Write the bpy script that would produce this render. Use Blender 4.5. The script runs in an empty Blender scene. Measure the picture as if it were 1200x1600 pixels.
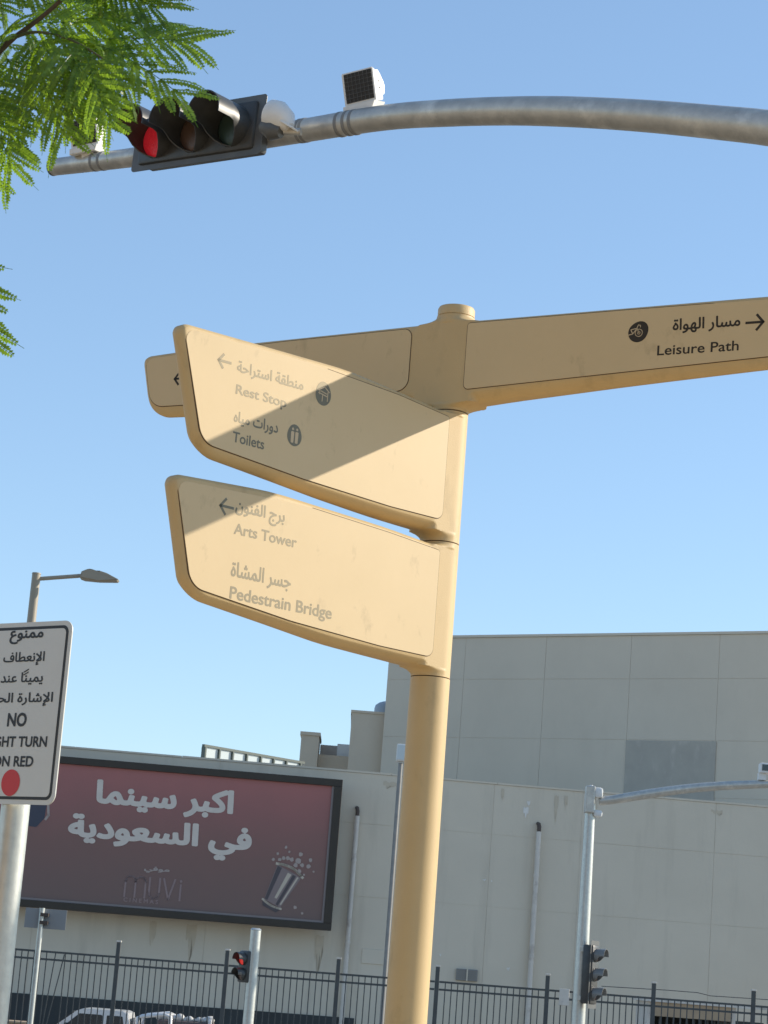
import bpy, bmesh, math, random
import numpy as np
from mathutils import Vector, Matrix
R = math.radians
random.seed(11)
SC = bpy.context.scene
COL = SC.collection

# ------------------------------------------------------------------ camera
FPX, PITCH, ROLL, EYE = 3500.0, R(11.6), R(4.4), 1.65      # focal length in pixels of a 1200 x 1600 frame
FW = Vector((0, math.cos(PITCH), math.sin(PITCH)))
UP0 = Vector((1, 0, 0)).cross(FW)
RT = Vector((1, 0, 0)) * math.cos(ROLL) + UP0 * math.sin(ROLL)
UP = -Vector((1, 0, 0)) * math.sin(ROLL) + UP0 * math.cos(ROLL)
CP = Vector((0, 0, EYE))
cd = bpy.data.cameras.new("camera"); cam = bpy.data.objects.new("camera", cd); COL.objects.link(cam)
m = Matrix.Identity(4)
for i in range(3):
    m[i][0], m[i][1], m[i][2], m[i][3] = RT[i], UP[i], -FW[i], CP[i]
cam.matrix_world = m
cd.sensor_fit = 'VERTICAL'; cd.sensor_height = 36; cd.lens = FPX / 1600 * 36
cd.clip_start = 0.05; cd.clip_end = 6000
cd.dof.use_dof = True; cd.dof.focus_distance = 8.9; cd.dof.aperture_fstop = 40
SC.camera = cam

# ------------------------------------------------------------------ light
SAZ, SEL = R(13), R(24.2)                                  # azimuth from +X towards +Y, elevation
SV = Vector((math.cos(SAZ) * math.cos(SEL), math.sin(SAZ) * math.cos(SEL), math.sin(SEL)))
w = bpy.data.worlds.new("World"); SC.world = w; w.use_nodes = True
wt = w.node_tree
sky = wt.nodes.new("ShaderNodeTexSky"); sky.sky_type = 'NISHITA'; sky.sun_disc = False
sky.sun_elevation = SEL; sky.sun_rotation = math.pi / 2 - SAZ
sky.altitude = 300; sky.air_density = 1.0; sky.dust_density = 0.15; sky.ozone_density = 2.5
gm = wt.nodes.new("ShaderNodeGamma"); gm.inputs[1].default_value = 0.68
mul = wt.nodes.new("ShaderNodeMix"); mul.data_type = 'RGBA'; mul.blend_type = 'MULTIPLY'; mul.inputs['Factor'].default_value = 1
mul.inputs['B'].default_value = (1.17, 1.35, 1.52, 1)
wt.links.new(sky.outputs[0], gm.inputs[0]); wt.links.new(gm.outputs[0], mul.inputs['A']); wt.links.new(mul.outputs['Result'], wt.nodes['Background'].inputs[0])
wt.nodes['Background'].inputs[1].default_value = 0.125
sl = bpy.data.lights.new("sun", 'SUN'); sl.energy = 3.4; sl.angle = R(0.53); sl.color = (1.0, 0.90, 0.75)
so = bpy.data.objects.new("sun", sl); COL.objects.link(so)
so.rotation_euler = SV.to_track_quat('Z', 'Y').to_euler(); so.location = (20, 5, 30)
SC.view_settings.view_transform = 'Standard'; SC.view_settings.look = 'None'
SC.view_settings.exposure = 0.8; SC.view_settings.gamma = 1; SC.view_settings.use_curve_mapping = False

# ------------------------------------------------------------------ placing helpers
def ray(px, py):
    return FW + RT * ((px - 600) / FPX) - UP * ((py - 800) / FPX)
def at(px, py, Y):
    d = ray(px, py); return CP + d * (Y / d.y)
def terrain(y):
    pts = [(-50, 0), (22, 0), (46, -0.7), (57, -1.4), (9000, -1.4)]
    for (a, za), (b, zb) in zip(pts, pts[1:]):
        if y <= b: return za + (zb - za) * max(0, (y - a)) / (b - a)
    return -1.4
class Frame:
    """local x to the picture's right, local y away from the viewer, local z up"""
    def __init__(s, o, ex):
        s.o = Vector(o); s.ex = Vector(ex).normalized(); s.ez = Vector((0, 0, 1)); s.ey = s.ez.cross(s.ex).normalized()
        s.M = Matrix(((s.ex.x, s.ey.x, 0, s.o.x), (s.ex.y, s.ey.y, 0, s.o.y), (s.ex.z, s.ey.z, 1, s.o.z), (0, 0, 0, 1)))
    def px(s, x, y, off=0.0):                       # picture point -> local (x, z) on the plane local y = off
        d = ray(x, y); p0 = s.o + s.ey * off
        t = (p0 - CP).dot(s.ey) / d.dot(s.ey); p = CP + d * t - s.o
        return p.dot(s.ex), p.z
def deg_frame(o, a):                                # a > 0: the right end comes nearer
    return Frame(o, (math.cos(R(a)), -math.sin(R(a)), 0))

# ------------------------------------------------------------------ object helpers
def obj(name, bm, mat, parent=None, M=None, smooth=False):
    if isinstance(bm, bmesh.types.BMesh):
        me = bpy.data.meshes.new(name); bmesh.ops.recalc_face_normals(bm, faces=bm.faces) if not getattr(bm, 'norecalc', 0) else 0
        bm.to_mesh(me); bm.free()
    else: me = bm
    if not me.materials: me.materials.append(mat)
    if smooth:
        me.polygons.foreach_set('use_smooth', [True] * len(me.polygons))
        try: me.set_sharp_from_angle(angle=R(40))
        except Exception: pass
    o = bpy.data.objects.new(name, me); COL.objects.link(o)
    if parent: o.parent = parent
    if M is not None: o.matrix_local = M
    return o
def thing(name, label, cat, M=None, group=None):
    o = bpy.data.objects.new(name, None); COL.objects.link(o); o.empty_display_size = 0.2
    if M is not None: o.matrix_world = M if isinstance(M, Matrix) else Matrix.Translation(M)
    o['label'] = label; o['category'] = cat
    if group: o['group'] = group
    return o
def tag(o, label, cat, group=None):
    o['label'] = label; o['category'] = cat
    if group: o['group'] = group
    return o
def box(bm, x0, x1, y0, y1, z0, z1, M=None, bev=0):
    r = bmesh.ops.create_cube(bm, size=1); vs = r['verts']
    bmesh.ops.scale(bm, vec=(abs(x1 - x0), abs(y1 - y0), abs(z1 - z0)), verts=vs)
    bmesh.ops.translate(bm, vec=((x0 + x1) / 2, (y0 + y1) / 2, (z0 + z1) / 2), verts=vs)
    if bev:
        es = list({e for v in vs for e in v.link_edges})
        r2 = bmesh.ops.bevel(bm, geom=es, offset=bev, segments=2, affect='EDGES', profile=0.5); vs = list({v for f in r2['faces'] for v in f.verts} | {v for v in vs if v.is_valid})
    if M is not None: bmesh.ops.transform(bm, matrix=M, verts=vs)
    return vs
def B(*a, **k):
    bm = bmesh.new(); box(bm, *a, **k); return bm
def tube(bm, pts, rad, seg=20, caps=True):
    pts = [Vector(p) for p in pts]; n = len(pts)
    rs = rad if isinstance(rad, (list, tuple)) else [rad] * n
    T = [(pts[min(i + 1, n - 1)] - pts[max(i - 1, 0)]).normalized() for i in range(n)]
    u = T[0].orthogonal().normalized(); rings = []
    for i in range(n):
        u = (u - T[i] * u.dot(T[i])).normalized(); v = T[i].cross(u)
        rings.append([bm.verts.new(pts[i] + (u * math.cos(2 * math.pi * k / seg) + v * math.sin(2 * math.pi * k / seg)) * rs[i]) for k in range(seg)])
    for a, b in zip(rings, rings[1:]):
        for k in range(seg): bm.faces.new((a[k], a[(k + 1) % seg], b[(k + 1) % seg], b[k]))
    if caps: bm.faces.new(rings[0]); bm.faces.new(rings[-1])
def TB(pts, rad, seg=20):
    bm = bmesh.new(); tube(bm, pts, rad, seg); return bm
def prism(bm, poly, y0, y1, bev=0, M=None):
    """polygon in local x, z between y0 (front) and y1"""
    f = [bm.verts.new((x, y0, z)) for x, z in poly]; b = [bm.verts.new((x, y1, z)) for x, z in poly]
    n = len(poly); fa = bm.faces.new(f); bm.faces.new(b[::-1])
    for i in range(n): bm.faces.new((f[i], f[(i + 1) % n], b[(i + 1) % n], b[i]))
    if bev: bmesh.ops.bevel(bm, geom=list(fa.edges), offset=bev, segments=2, affect='EDGES')
    if M is not None: bmesh.ops.transform(bm, matrix=M, verts=[v for v in bm.verts])
def PR(poly, y0, y1, bev=0, M=None):
    bm = bmesh.new(); prism(bm, poly, y0, y1, bev, M); return bm
def round_poly(c, rad, seg=8):
    out = []; n = len(c)
    rs = rad if isinstance(rad, (list, tuple)) else [rad] * n
    for i in range(n):
        p, q, s = Vector(c[i - 1]), Vector(c[i]), Vector(c[(i + 1) % n]); r = rs[i]
        a = (p - q).normalized(); b = (s - q).normalized(); ang = a.angle(b) / 2
        d = r / math.tan(ang); cen = q + (a + b).normalized() * (r / math.sin(ang))
        s0 = q + a * d - cen; s1 = q + b * d - cen; tot = s0.angle_signed(s1)
        for k in range(seg + 1):
            th = -tot * k / seg; out.append((cen.x + s0.x * math.cos(th) - s0.y * math.sin(th), cen.y + s0.x * math.sin(th) + s0.y * math.cos(th)))
    return out
def ss(a, b, x):
    t = min(1, max(0, (x - a) / (b - a))); return t * t * (3 - 2 * t)

# ------------------------------------------------------------------ materials
def mat(name, col, rough=0.6, metal=0.0, spec=0.5, var=0.0, vscale=4.0, bump=0.0, bscale=40.0, col2=None, stretch=None, emit=None, coat=0.0):
    M = bpy.data.materials.new(name); M.use_nodes = True; nt = M.node_tree; b = nt.nodes['Principled BSDF']
    b.inputs['Base Color'].default_value = (*col, 1); b.inputs['Roughness'].default_value = rough
    b.inputs['Metallic'].default_value = metal; b.inputs['Specular IOR Level'].default_value = spec
    b.inputs['Coat Weight'].default_value = coat
    tc = nt.nodes.new('ShaderNodeTexCoord')
    if var or col2:
        mp = nt.nodes.new('ShaderNodeMapping'); nt.links.new(tc.outputs['Object'], mp.inputs[0])
        if stretch: mp.inputs['Scale'].default_value = stretch
        nz = nt.nodes.new('ShaderNodeTexNoise'); nz.inputs['Scale'].default_value = vscale; nz.inputs['Detail'].default_value = 6; nz.inputs['Roughness'].default_value = 0.6
        nt.links.new(mp.outputs[0], nz.inputs['Vector'])
        rp = nt.nodes.new('ShaderNodeValToRGB'); rp.color_ramp.elements[0].position = 0.32; rp.color_ramp.elements[1].position = 0.68
        c2 = col2 or tuple(c * (1 - var) for c in col)
        rp.color_ramp.elements[0].color = (*c2, 1); rp.color_ramp.elements[1].color = (*col, 1)
        nt.links.new(nz.outputs['Fac'], rp.inputs[0]); nt.links.new(rp.outputs[0], b.inputs['Base Color'])
    if bump:
        n2 = nt.nodes.new('ShaderNodeTexNoise'); n2.inputs['Scale'].default_value = bscale; n2.inputs['Detail'].default_value = 4
        nt.links.new(tc.outputs['Object'], n2.inputs['Vector'])
        bp = nt.nodes.new('ShaderNodeBump'); bp.inputs['Strength'].default_value = bump; bp.inputs['Distance'].default_value = 0.01
        nt.links.new(n2.outputs['Fac'], bp.inputs['Height']); nt.links.new(bp.outputs[0], b.inputs['Normal'])
    if emit:
        b.inputs['Emission Color'].default_value = (*emit[0], 1); b.inputs['Emission Strength'].default_value = emit[1]
    return M
def layered(name, c1, c2, c3, s1, s2, rough, metal=0, stretch=(1, 1, 1), bump=0.1, bscale=30, thr=(0.55, 0.75), blotch=None):
    """base colour c1/c2 by noise, with marks of c3 where a second, stretched noise peaks"""
    M = mat(name, c1, rough, metal, var=0.1, col2=c2, vscale=s1, bump=bump, bscale=bscale); nt = M.node_tree; b = nt.nodes['Principled BSDF']
    src = b.inputs['Base Color'].links[0].from_socket
    tc = nt.nodes.new('ShaderNodeTexCoord'); mp = nt.nodes.new('ShaderNodeMapping'); mp.inputs['Scale'].default_value = stretch
    nt.links.new(tc.outputs['Object'], mp.inputs[0])
    nz = nt.nodes.new('ShaderNodeTexNoise'); nz.inputs['Scale'].default_value = s2; nz.inputs['Detail'].default_value = 8; nz.inputs['Roughness'].default_value = 0.65
    nt.links.new(mp.outputs[0], nz.inputs['Vector'])
    mr = nt.nodes.new('ShaderNodeMapRange'); mr.inputs[1].default_value = thr[0]; mr.inputs[2].default_value = thr[1]
    nt.links.new(nz.outputs['Fac'], mr.inputs[0])
    mx = nt.nodes.new('ShaderNodeMix'); mx.data_type = 'RGBA'
    nt.links.new(mr.outputs[0], mx.inputs['Factor']); nt.links.new(src, mx.inputs['A']); mx.inputs['B'].default_value = (*c3, 1)
    nt.links.new(mx.outputs['Result'], b.inputs['Base Color'])
    return M
TAN = layered('tan_cast_metal', (0.575, 0.415, 0.20), (0.535, 0.385, 0.185), (0.44, 0.315, 0.15), 3, 9, 0.55, stretch=(1, 1, .5), bump=0.10, bscale=230, thr=(0.55, 0.78))
TANP = layered('tan_face_sheet', (0.625, 0.47, 0.255), (0.60, 0.45, 0.24), (0.43, 0.32, 0.17), 4, 12, 0.45, stretch=(1, 1, .6), bump=0.015, bscale=120, thr=(0.60, 0.80))
GROOVE = mat('dark_groove', (0.10, 0.065, 0.035), 0.8)
GLYPH = mat('dark_vinyl_lettering', (0.022, 0.018, 0.012), 0.46, spec=0.5); GLYPH.node_tree.nodes['Principled BSDF'].inputs['IOR'].default_value = 2.35; GLYPH.node_tree.nodes['Principled BSDF'].inputs['Specular Tint'].default_value = (1, .86, .60, 1)
GLYPHM = mat('shaded_vinyl_lettering', (0.030, 0.022, 0.012), 0.55, spec=0.4)  # same vinyl dulled, so lettering on the shaded board reads dark
GLYPHL = mat('tan_pictogram', (0.55, 0.42, 0.25), 0.45)
GALV = layered('galvanised_steel', (0.58, 0.56, 0.50), (0.44, 0.43, 0.39), (0.74, 0.71, 0.63), 9, 4, 0.40, 0.45, (1, 1, 1), 0.15, 60, (0.52, 0.72))
GALVF = layered('galvanised_steel_pole', (0.60, 0.61, 0.56), (0.50, 0.51, 0.48), (0.68, 0.68, 0.63), 20, 6, 0.40, 0.55, (1, 1, .3), 0.05, 60)
BLACKP = mat('black_signal_plastic', (0.062, 0.062, 0.058), 0.42, var=0.4, vscale=9)
BACKPL = mat('dark_backplate', (0.115, 0.115, 0.108), 0.45, var=0.2, vscale=9)
WHITEP = mat('white_paint_housing', (0.78, 0.77, 0.73), 0.4, var=0.08, vscale=12)
REDL = mat('red_lens_lit', (0.50, 0.02, 0.03), 0.25, var=0.25, vscale=60, emit=((1, 0.03, 0.05), 0.10), bump=.6, bscale=90)
AMBL = mat('amber_lens_unlit', (0.10, 0.062, 0.045), 0.22, bump=0.3, bscale=150)
GRNL = mat('green_lens_unlit', (0.035, 0.060, 0.050), 0.22, bump=0.3, bscale=150)
LEDG = mat('black_lamp_grid', (0.012, 0.012, 0.013), 0.3)
LEDR = mat('grid_rib', (0.09, 0.09, 0.09), 0.5)
SIGNW = mat('sign_white_sheeting', (0.60, 0.61, 0.58), 0.4, var=0.05, vscale=6)
BLK = mat('black_print', (0.02, 0.02, 0.02), 0.5)
REDP = mat('red_print', (0.55, 0.028, 0.028), 0.45)
def wallmat(name, c, d, st):
    return layered(name, c, tuple(v * 0.93 for v in c), d, 0.35, 1.6, 0.9, stretch=st, bump=0.2, bscale=14, thr=(0.52, 0.86))
CONC = wallmat('weathered_render', (0.68, 0.605, 0.48), (0.53, 0.47, 0.37), (0.9, 0.9, 0.12))
TALL = wallmat('blue_grey_cladding', (0.61, 0.54, 0.435), (0.545, 0.48, 0.385), (0.6, 0.6, 0.2))
PATCH = layered('grey_cement_patch', (0.42, 0.39, 0.33), (0.38, 0.35, 0.30), (0.50, 0.46, 0.40), 1.5, 2.2, 0.9, stretch=(1, 1, 0.4))
STAIN = mat('dark_wall_stain', (0.25, 0.23, 0.2), 0.95)
JOINT = mat('vent_grey', (0.27, 0.26, 0.24), 0.95)  # plain dark grey of the wall vent and its slats
DARKF = mat('dark_brown_frame', (0.045, 0.035, 0.024), 0.55, var=0.15, vscale=3)
SILL = mat('grey_purple_trim', (0.25, 0.21, 0.20), 0.5)
FENCE = mat('dark_fence_paint', (0.075, 0.08, 0.078), 0.5, var=0.25, vscale=7)
PLINTH = mat('dark_plinth', (0.040, 0.046, 0.046), 0.6, var=0.3, vscale=1)
PIPEW = layered('pale_pipe', (0.68, 0.63, 0.55), (0.60, 0.55, 0.48), (0.35, 0.3, 0.25), 3, 2, 0.6)
RUST = mat('rusty_elbow', (0.10, 0.075, 0.06), 0.8)
LAMP = mat('tan_lamp_paint', (0.36, 0.31, 0.23), 0.5)
GROUND = layered('paved_ground', (0.54, 0.41, 0.26), (0.50, 0.38, 0.24), (0.43, 0.33, 0.21), 0.3, 0.15, 0.9, bump=0.2)
ASPH = layered('asphalt', (0.055, 0.054, 0.052), (0.045, 0.045, 0.044), (0.075, 0.073, 0.07), 2, 0.4, 0.9)
KERB = mat('kerb_concrete', (0.42, 0.40, 0.36), 0.9, var=0.15, vscale=2)
WLINE = mat('road_paint', (0.75, 0.75, 0.72), 0.7, var=0.15, vscale=5)
CARW = mat('white_car_paint', (0.72, 0.71, 0.69), 0.3, coat=0.5)
CGLASS = mat('dark_window_glass', (0.03, 0.035, 0.038), 0.08, spec=0.8)
TYRE = mat('tyre_rubber', (0.02, 0.02, 0.02), 0.8)
BAG = mat('pale_bundle', (0.60, 0.58, 0.54), 0.8, var=0.3, vscale=8)
TARP = mat('grey_maroon_load', (0.16, 0.12, 0.115), 0.9, var=0.35, vscale=6)
TANW = mat('tan_board', (0.46, 0.34, 0.22), 0.8, var=0.15, vscale=3)
BLOCK = wallmat('grey_brown_block', (0.62, 0.52, 0.40), (0.54, 0.45, 0.35), (1, 1, 0.5))
BARK = mat('grey_brown_bark', (0.10, 0.075, 0.055), 0.9, var=0.3, vscale=12, bump=0.5, bscale=30)
TWIG = mat('green_brown_twig', (0.09, 0.095, 0.045), 0.8)
PGLASS = mat('pale_glass_pane', (0.55, 0.60, 0.60), 0.12)
# leaf: thin, lets the sun through
LEAF = bpy.data.materials.new('leaflet_green'); LEAF.use_nodes = True
nt = LEAF.node_tree; b = nt.nodes['Principled BSDF']; out = nt.nodes['Material Output']
b.inputs['Roughness'].default_value = 0.38
oi = nt.nodes.new('ShaderNodeTexCoord'); nz = nt.nodes.new('ShaderNodeTexNoise'); nz.inputs['Scale'].default_value = 28
nt.links.new(oi.outputs['Object'], nz.inputs['Vector'])
rp = nt.nodes.new('ShaderNodeValToRGB'); rp.color_ramp.elements[0].color = (0.050, 0.125, 0.012, 1); rp.color_ramp.elements[1].color = (0.13, 0.23, 0.030, 1)
rp.color_ramp.elements[0].position = 0.35; rp.color_ramp.elements[1].position = 0.65
oinf = nt.nodes.new('ShaderNodeObjectInfo'); hs = nt.nodes.new('ShaderNodeHueSaturation'); vr = nt.nodes.new('ShaderNodeMapRange'); vr.inputs[3].default_value = .55; vr.inputs[4].default_value = 1.15
nt.links.new(oinf.outputs['Random'], vr.inputs[0]); nt.links.new(vr.outputs[0], hs.inputs['Value'])
nt.links.new(nz.outputs['Fac'], rp.inputs[0]); nt.links.new(rp.outputs[0], hs.inputs['Color']); nt.links.new(hs.outputs[0], b.inputs['Base Color'])
tr = nt.nodes.new('ShaderNodeBsdfTranslucent'); tr.inputs[0].default_value = (0.31, 0.50, 0.03, 1)
mx = nt.nodes.new('ShaderNodeMixShader'); mx.inputs[0].default_value = 0.45
nt.links.new(b.outputs[0], mx.inputs[1]); nt.links.new(tr.outputs[0], mx.inputs[2]); nt.links.new(mx.outputs[0], out.inputs[0])

# ------------------------------------------------------------------ lettering: outlines of the built-in font, meshed from a distance field
AR = {'ا': (0xFE8D, 2), 'أ': (0xFE83, 2), 'إ': (0xFE87, 2), 'ب': (0xFE8F, 4), 'ة': (0xFE93, 2), 'ت': (0xFE95, 4), 'ث': (0xFE99, 4), 'ج': (0xFE9D, 4), 'ح': (0xFEA1, 4),
      'خ': (0xFEA5, 4), 'د': (0xFEA9, 2), 'ر': (0xFEAD, 2), 'ز': (0xFEAF, 2), 'س': (0xFEB1, 4), 'ش': (0xFEB5, 4), 'ط': (0xFEC1, 4), 'ع': (0xFEC9, 4), 'ف': (0xFED1, 4),
      'ق': (0xFED5, 4), 'ك': (0xFED9, 4), 'ل': (0xFEDD, 4), 'م': (0xFEE1, 4), 'ن': (0xFEE5, 4), 'ه': (0xFEE9, 4), 'و': (0xFEED, 2), 'ي': (0xFEF1, 4), 'ء': (0xFE80, 1)}
def shape_ar(s):
    o = []; i = 0; prev = False
    while i < len(s):
        c = s[i]
        if c == 'ل' and i + 1 < len(s) and s[i + 1] in 'اأإ':
            o.append(chr({'ا': 0xFEFB, 'أ': 0xFEF7, 'إ': 0xFEF9}[s[i + 1]] + (1 if prev else 0))); prev = False; i += 2; continue
        if c not in AR: o.append(c); prev = False; i += 1; continue
        bs, n = AR[c]; nx = i + 1 < len(s) and s[i + 1] in AR and AR[s[i + 1]][1] > 1
        if n == 4: k = (3 if nx else 1) if prev else (2 if nx else 0); prev = nx
        else: k = 1 if (prev and n == 2) else 0; prev = False
        o.append(chr(bs + k)); i += 1
    return ''.join(reversed(o))
def text_polys(body, res=42, bold=0.0):
    """returns (verts, faces) in a unit box, filled with the non-zero rule and thickened by bold (in em)"""
    c = bpy.data.curves.new('t', 'FONT'); c.body = body; c.resolution_u = 4
    o = bpy.data.objects.new('t', c); COL.objects.link(o)
    dg = bpy.context.evaluated_depsgraph_get()
    cu = o.to_curve(dg); segs = []
    for sp in cu.splines:
        bp = sp.bezier_points; n = len(bp); loop = []
        for i in range(n):
            a, d = bp[i], bp[(i + 1) % n]
            P = [np.array(v[:2]) for v in (a.co, a.handle_right, d.handle_left, d.co)]
            k = 1 if np.linalg.norm((P[0] - P[1])) + np.linalg.norm(P[2] - P[3]) < 1e-6 else 5
            for j in range(k):
                t = j / k; loop.append((1 - t) ** 3 * P[0] + 3 * (1 - t) ** 2 * t * P[1] + 3 * (1 - t) * t * t * P[2] + t ** 3 * P[3])
        for i in range(len(loop)): segs.append((*loop[i], *loop[(i + 1) % len(loop)]))
    o.to_curve_clear(); bpy.data.objects.remove(o); bpy.data.curves.remove(c)
    S = np.array(segs); h = 1.0 / res; mg = bold + 2.5 * h
    x0, y0 = min(S[:, 0].min(), S[:, 2].min()) - mg, min(S[:, 1].min(), S[:, 3].min()) - mg
    x1, y1 = max(S[:, 0].max(), S[:, 2].max()) + mg, max(S[:, 1].max(), S[:, 3].max()) + mg
    nx, ny = int((x1 - x0) / h) + 2, int((y1 - y0) / h) + 2
    X = x0 + np.arange(nx) * h; Y = y0 + np.arange(ny) * h + 1e-5
    W = np.zeros((ny, nx)); D = np.full((ny, nx), 9.0)
    for ax, ay, bx, by in S:
        if ay != by:
            lo, hi, sg = (ay, by, 1) if ay < by else (by, ay, -1)
            js = np.nonzero((Y >= lo) & (Y < hi))[0]
            for j in js:
                xc = ax + (Y[j] - ay) / (by - ay) * (bx - ax); W[j, X > xc] += sg
        i0, i1 = int((min(ax, bx) - mg - x0) / h), int((max(ax, bx) + mg - x0) / h) + 2
        j0, j1 = int((min(ay, by) - mg - y0) / h), int((max(ay, by) + mg - y0) / h) + 2
        i0, j0 = max(i0, 0), max(j0, 0)
        gx, gy = np.meshgrid(X[i0:i1], Y[j0:j1]); dx, dy = bx - ax, by - ay; L = dx * dx + dy * dy + 1e-12
        t = np.clip(((gx - ax) * dx + (gy - ay) * dy) / L, 0, 1)
        d = np.hypot(gx - ax - t * dx, gy - ay - t * dy); D[j0:j1, i0:i1] = np.minimum(D[j0:j1, i0:i1], d)
    Fv = np.where(W != 0, -D, D) - bold
    verts = []; faces = []; vid = {}
    def V(k, p):
        if k not in vid: vid[k] = len(verts); verts.append(p)
        return vid[k]
    ins = Fv < 0
    for j in range(ny - 1):
        run = None
        for i in range(nx - 1):
            cnt = int(ins[j, i]) + int(ins[j, i + 1]) + int(ins[j + 1, i]) + int(ins[j + 1, i + 1])
            if cnt == 4:
                if run is None: run = i
                continue
            if run is not None:
                faces.append([V((a, c), (X[a], Y[c])) for a, c in ((run, j), (i, j), (i, j + 1), (run, j + 1))]); run = None
            if cnt == 0: continue
            cs = [(i, j), (i + 1, j), (i + 1, j + 1), (i, j + 1)]; poly = []
            for q in range(4):
                a, c = cs[q], cs[(q + 1) % 4]; fa, fc = Fv[a[1], a[0]], Fv[c[1], c[0]]
                if fa < 0: poly.append(V(a, (X[a[0]], Y[a[1]])))
                if (fa < 0) != (fc < 0):
                    t = fa / (fa - fc); poly.append(V((min(a, c), max(a, c)), (X[a[0]] + (X[c[0]] - X[a[0]]) * t, Y[a[1]] + (Y[c[1]] - Y[a[1]]) * t)))
            if len(poly) > 2: faces.append(poly)
        if run is not None: faces.append([V((a, c), (X[a], Y[c])) for a, c in ((run, j), (nx - 1, j), (nx - 1, j + 1), (run, j + 1))])
    vv = np.array(verts); mn, mxx = vv.min(0), vv.max(0); vv = (vv - mn) / (mxx - mn)
    return vv, faces
def lettering(parent, F, body, L, Rr, h, m, off, arabic=False, bold=0.02, name='lettering', res=42, Floc=None):
    """L, Rr: picture points at mid height of the ink's left and right end; h: ink height in metres; off: local y"""
    vv, faces = text_polys(shape_ar(body) if arabic else body, res, bold)
    xa, za = F.px(*L, off); xb, zb = F.px(*Rr, off)
    me = bpy.data.meshes.new(name)
    zz = (za + zb) / 2
    me.from_pydata([(xa + (xb - xa) * u, off, zz + (v - 0.5) * h) for u, v in vv], [], faces); me.materials.append(m)
    return obj(name, me, m, parent, Floc)
def flat(parent, name, polys, m, off, M=None):
    bm = bmesh.new()
    for p in polys: bm.faces.new([bm.verts.new((x, off, z)) for x, z in p])
    bmesh.ops.triangulate(bm, faces=[f for f in bm.faces if len(f.verts) > 4])
    return obj(name, bm, m, parent, M)
def stroke(pts, wd):
    """flat ribbon polygons along pts"""
    P = []
    for (ax, az), (bx, bz) in zip(pts, pts[1:]):
        d = Vector((bx - ax, bz - az)); 
        if d.length < 1e-9: continue
        d.normalize(); n = Vector((-d.y, d.x)) * wd / 2; e = d * wd * 0.45
        P.append([(ax - e.x + n.x, az - e.y + n.y), (ax - e.x - n.x, az - e.y - n.y), (bx + e.x - n.x, bz + e.y - n.y), (bx + e.x + n.x, bz + e.y + n.y)])
    return P
def circ(cx, cz, r, n=28, rz=None, a0=0, a1=2 * math.pi):
    return [(cx + r * math.cos(a0 + (a1 - a0) * k / n), cz + (rz or r) * math.sin(a0 + (a1 - a0) * k / n)) for k in range(n if a1 - a0 > 6.28 else n + 1)]

# ================================================================== SETTING
def sheet(name, x0, x1, ys, dz, m, kind='structure'):
    bm = bmesh.new(); prev = None
    for y in ys:
        r = [bm.verts.new((x, y, terrain(y) + dz)) for x in (x0, x1)]
        if prev: bm.faces.new((prev[0], prev[1], r[1], r[0]))
        prev = r
    o = obj(name, bm, m); o['kind'] = kind; return o
sheet('ground', -3000, 3000, (-400, 0, 22, 46, 57, 80, 400, 5000), -0.004, GROUND)
sheet('road', -400, 400, (14.5, 22, 31), 0.0 - 0.12 + 0.124, ASPH)
sheet('bounce_ground', -400, 400, (31.3, 46, 57, 66.5), 0.0035, mat('bounce_ground_grey', (.31, .295, .265), .9, var=.15, vscale=.5))  # unseen grey ground, added to keep warm bounce off the wall
for y0 in (14.1, 31.0):
    bm = bmesh.new(); box(bm, -200, 200, y0, y0 + .4, terrain(y0) - .2, terrain(y0 + .2) + .12, bev=.02); k = obj('kerb', bm, KERB); k['kind'] = 'structure'
bm = bmesh.new()
for i in range(-12, 13):
    v = [(i * 6, 22.4), (i * 6 + 3, 22.4), (i * 6 + 3, 22.55), (i * 6, 22.55)]
    bm.faces.new([bm.verts.new((x, y, terrain(y) + .012)) for x, y in v])
k = obj('road_marking', bm, WLINE); k['kind'] = 'structure'

# ------------------------------------------------------------------ unseen tan building, added behind the viewer for warm bounce and blocked sky
TB_ = thing('bounce_building', 'plain tan building added unseen behind the viewer on the left to bounce warm light', 'building', Matrix.Translation((-14, -34, 0)))
TANB = wallmat('tan_plaster', (0.36, 0.26, 0.15), (0.30, 0.22, 0.13), (1, 1, .3))
WINB = mat('dark_window', (.03, .035, .04), .1)
obj('wall', B(-30, 0, -16, 30, 0, 17), TANB, TB_); obj('parapet', B(-30.1, .1, -16.1, 30.1, 17.003, 17.5), TANB, TB_)
for fl_ in range(5):
    for k_ in range(8):
        wn = obj('window', B(.0, .04, -13 + k_ * 5.4, -11.4 + k_ * 5.4, 1.4 + fl_ * 3.3, 2.9 + fl_ * 3.3), WINB, TB_)
        obj('sill', B(.0, .12, -13.1 + k_ * 5.4, -11.3 + k_ * 5.4, 1.28 + fl_ * 3.3, 1.395 + fl_ * 3.3), TANB, wn)

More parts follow.
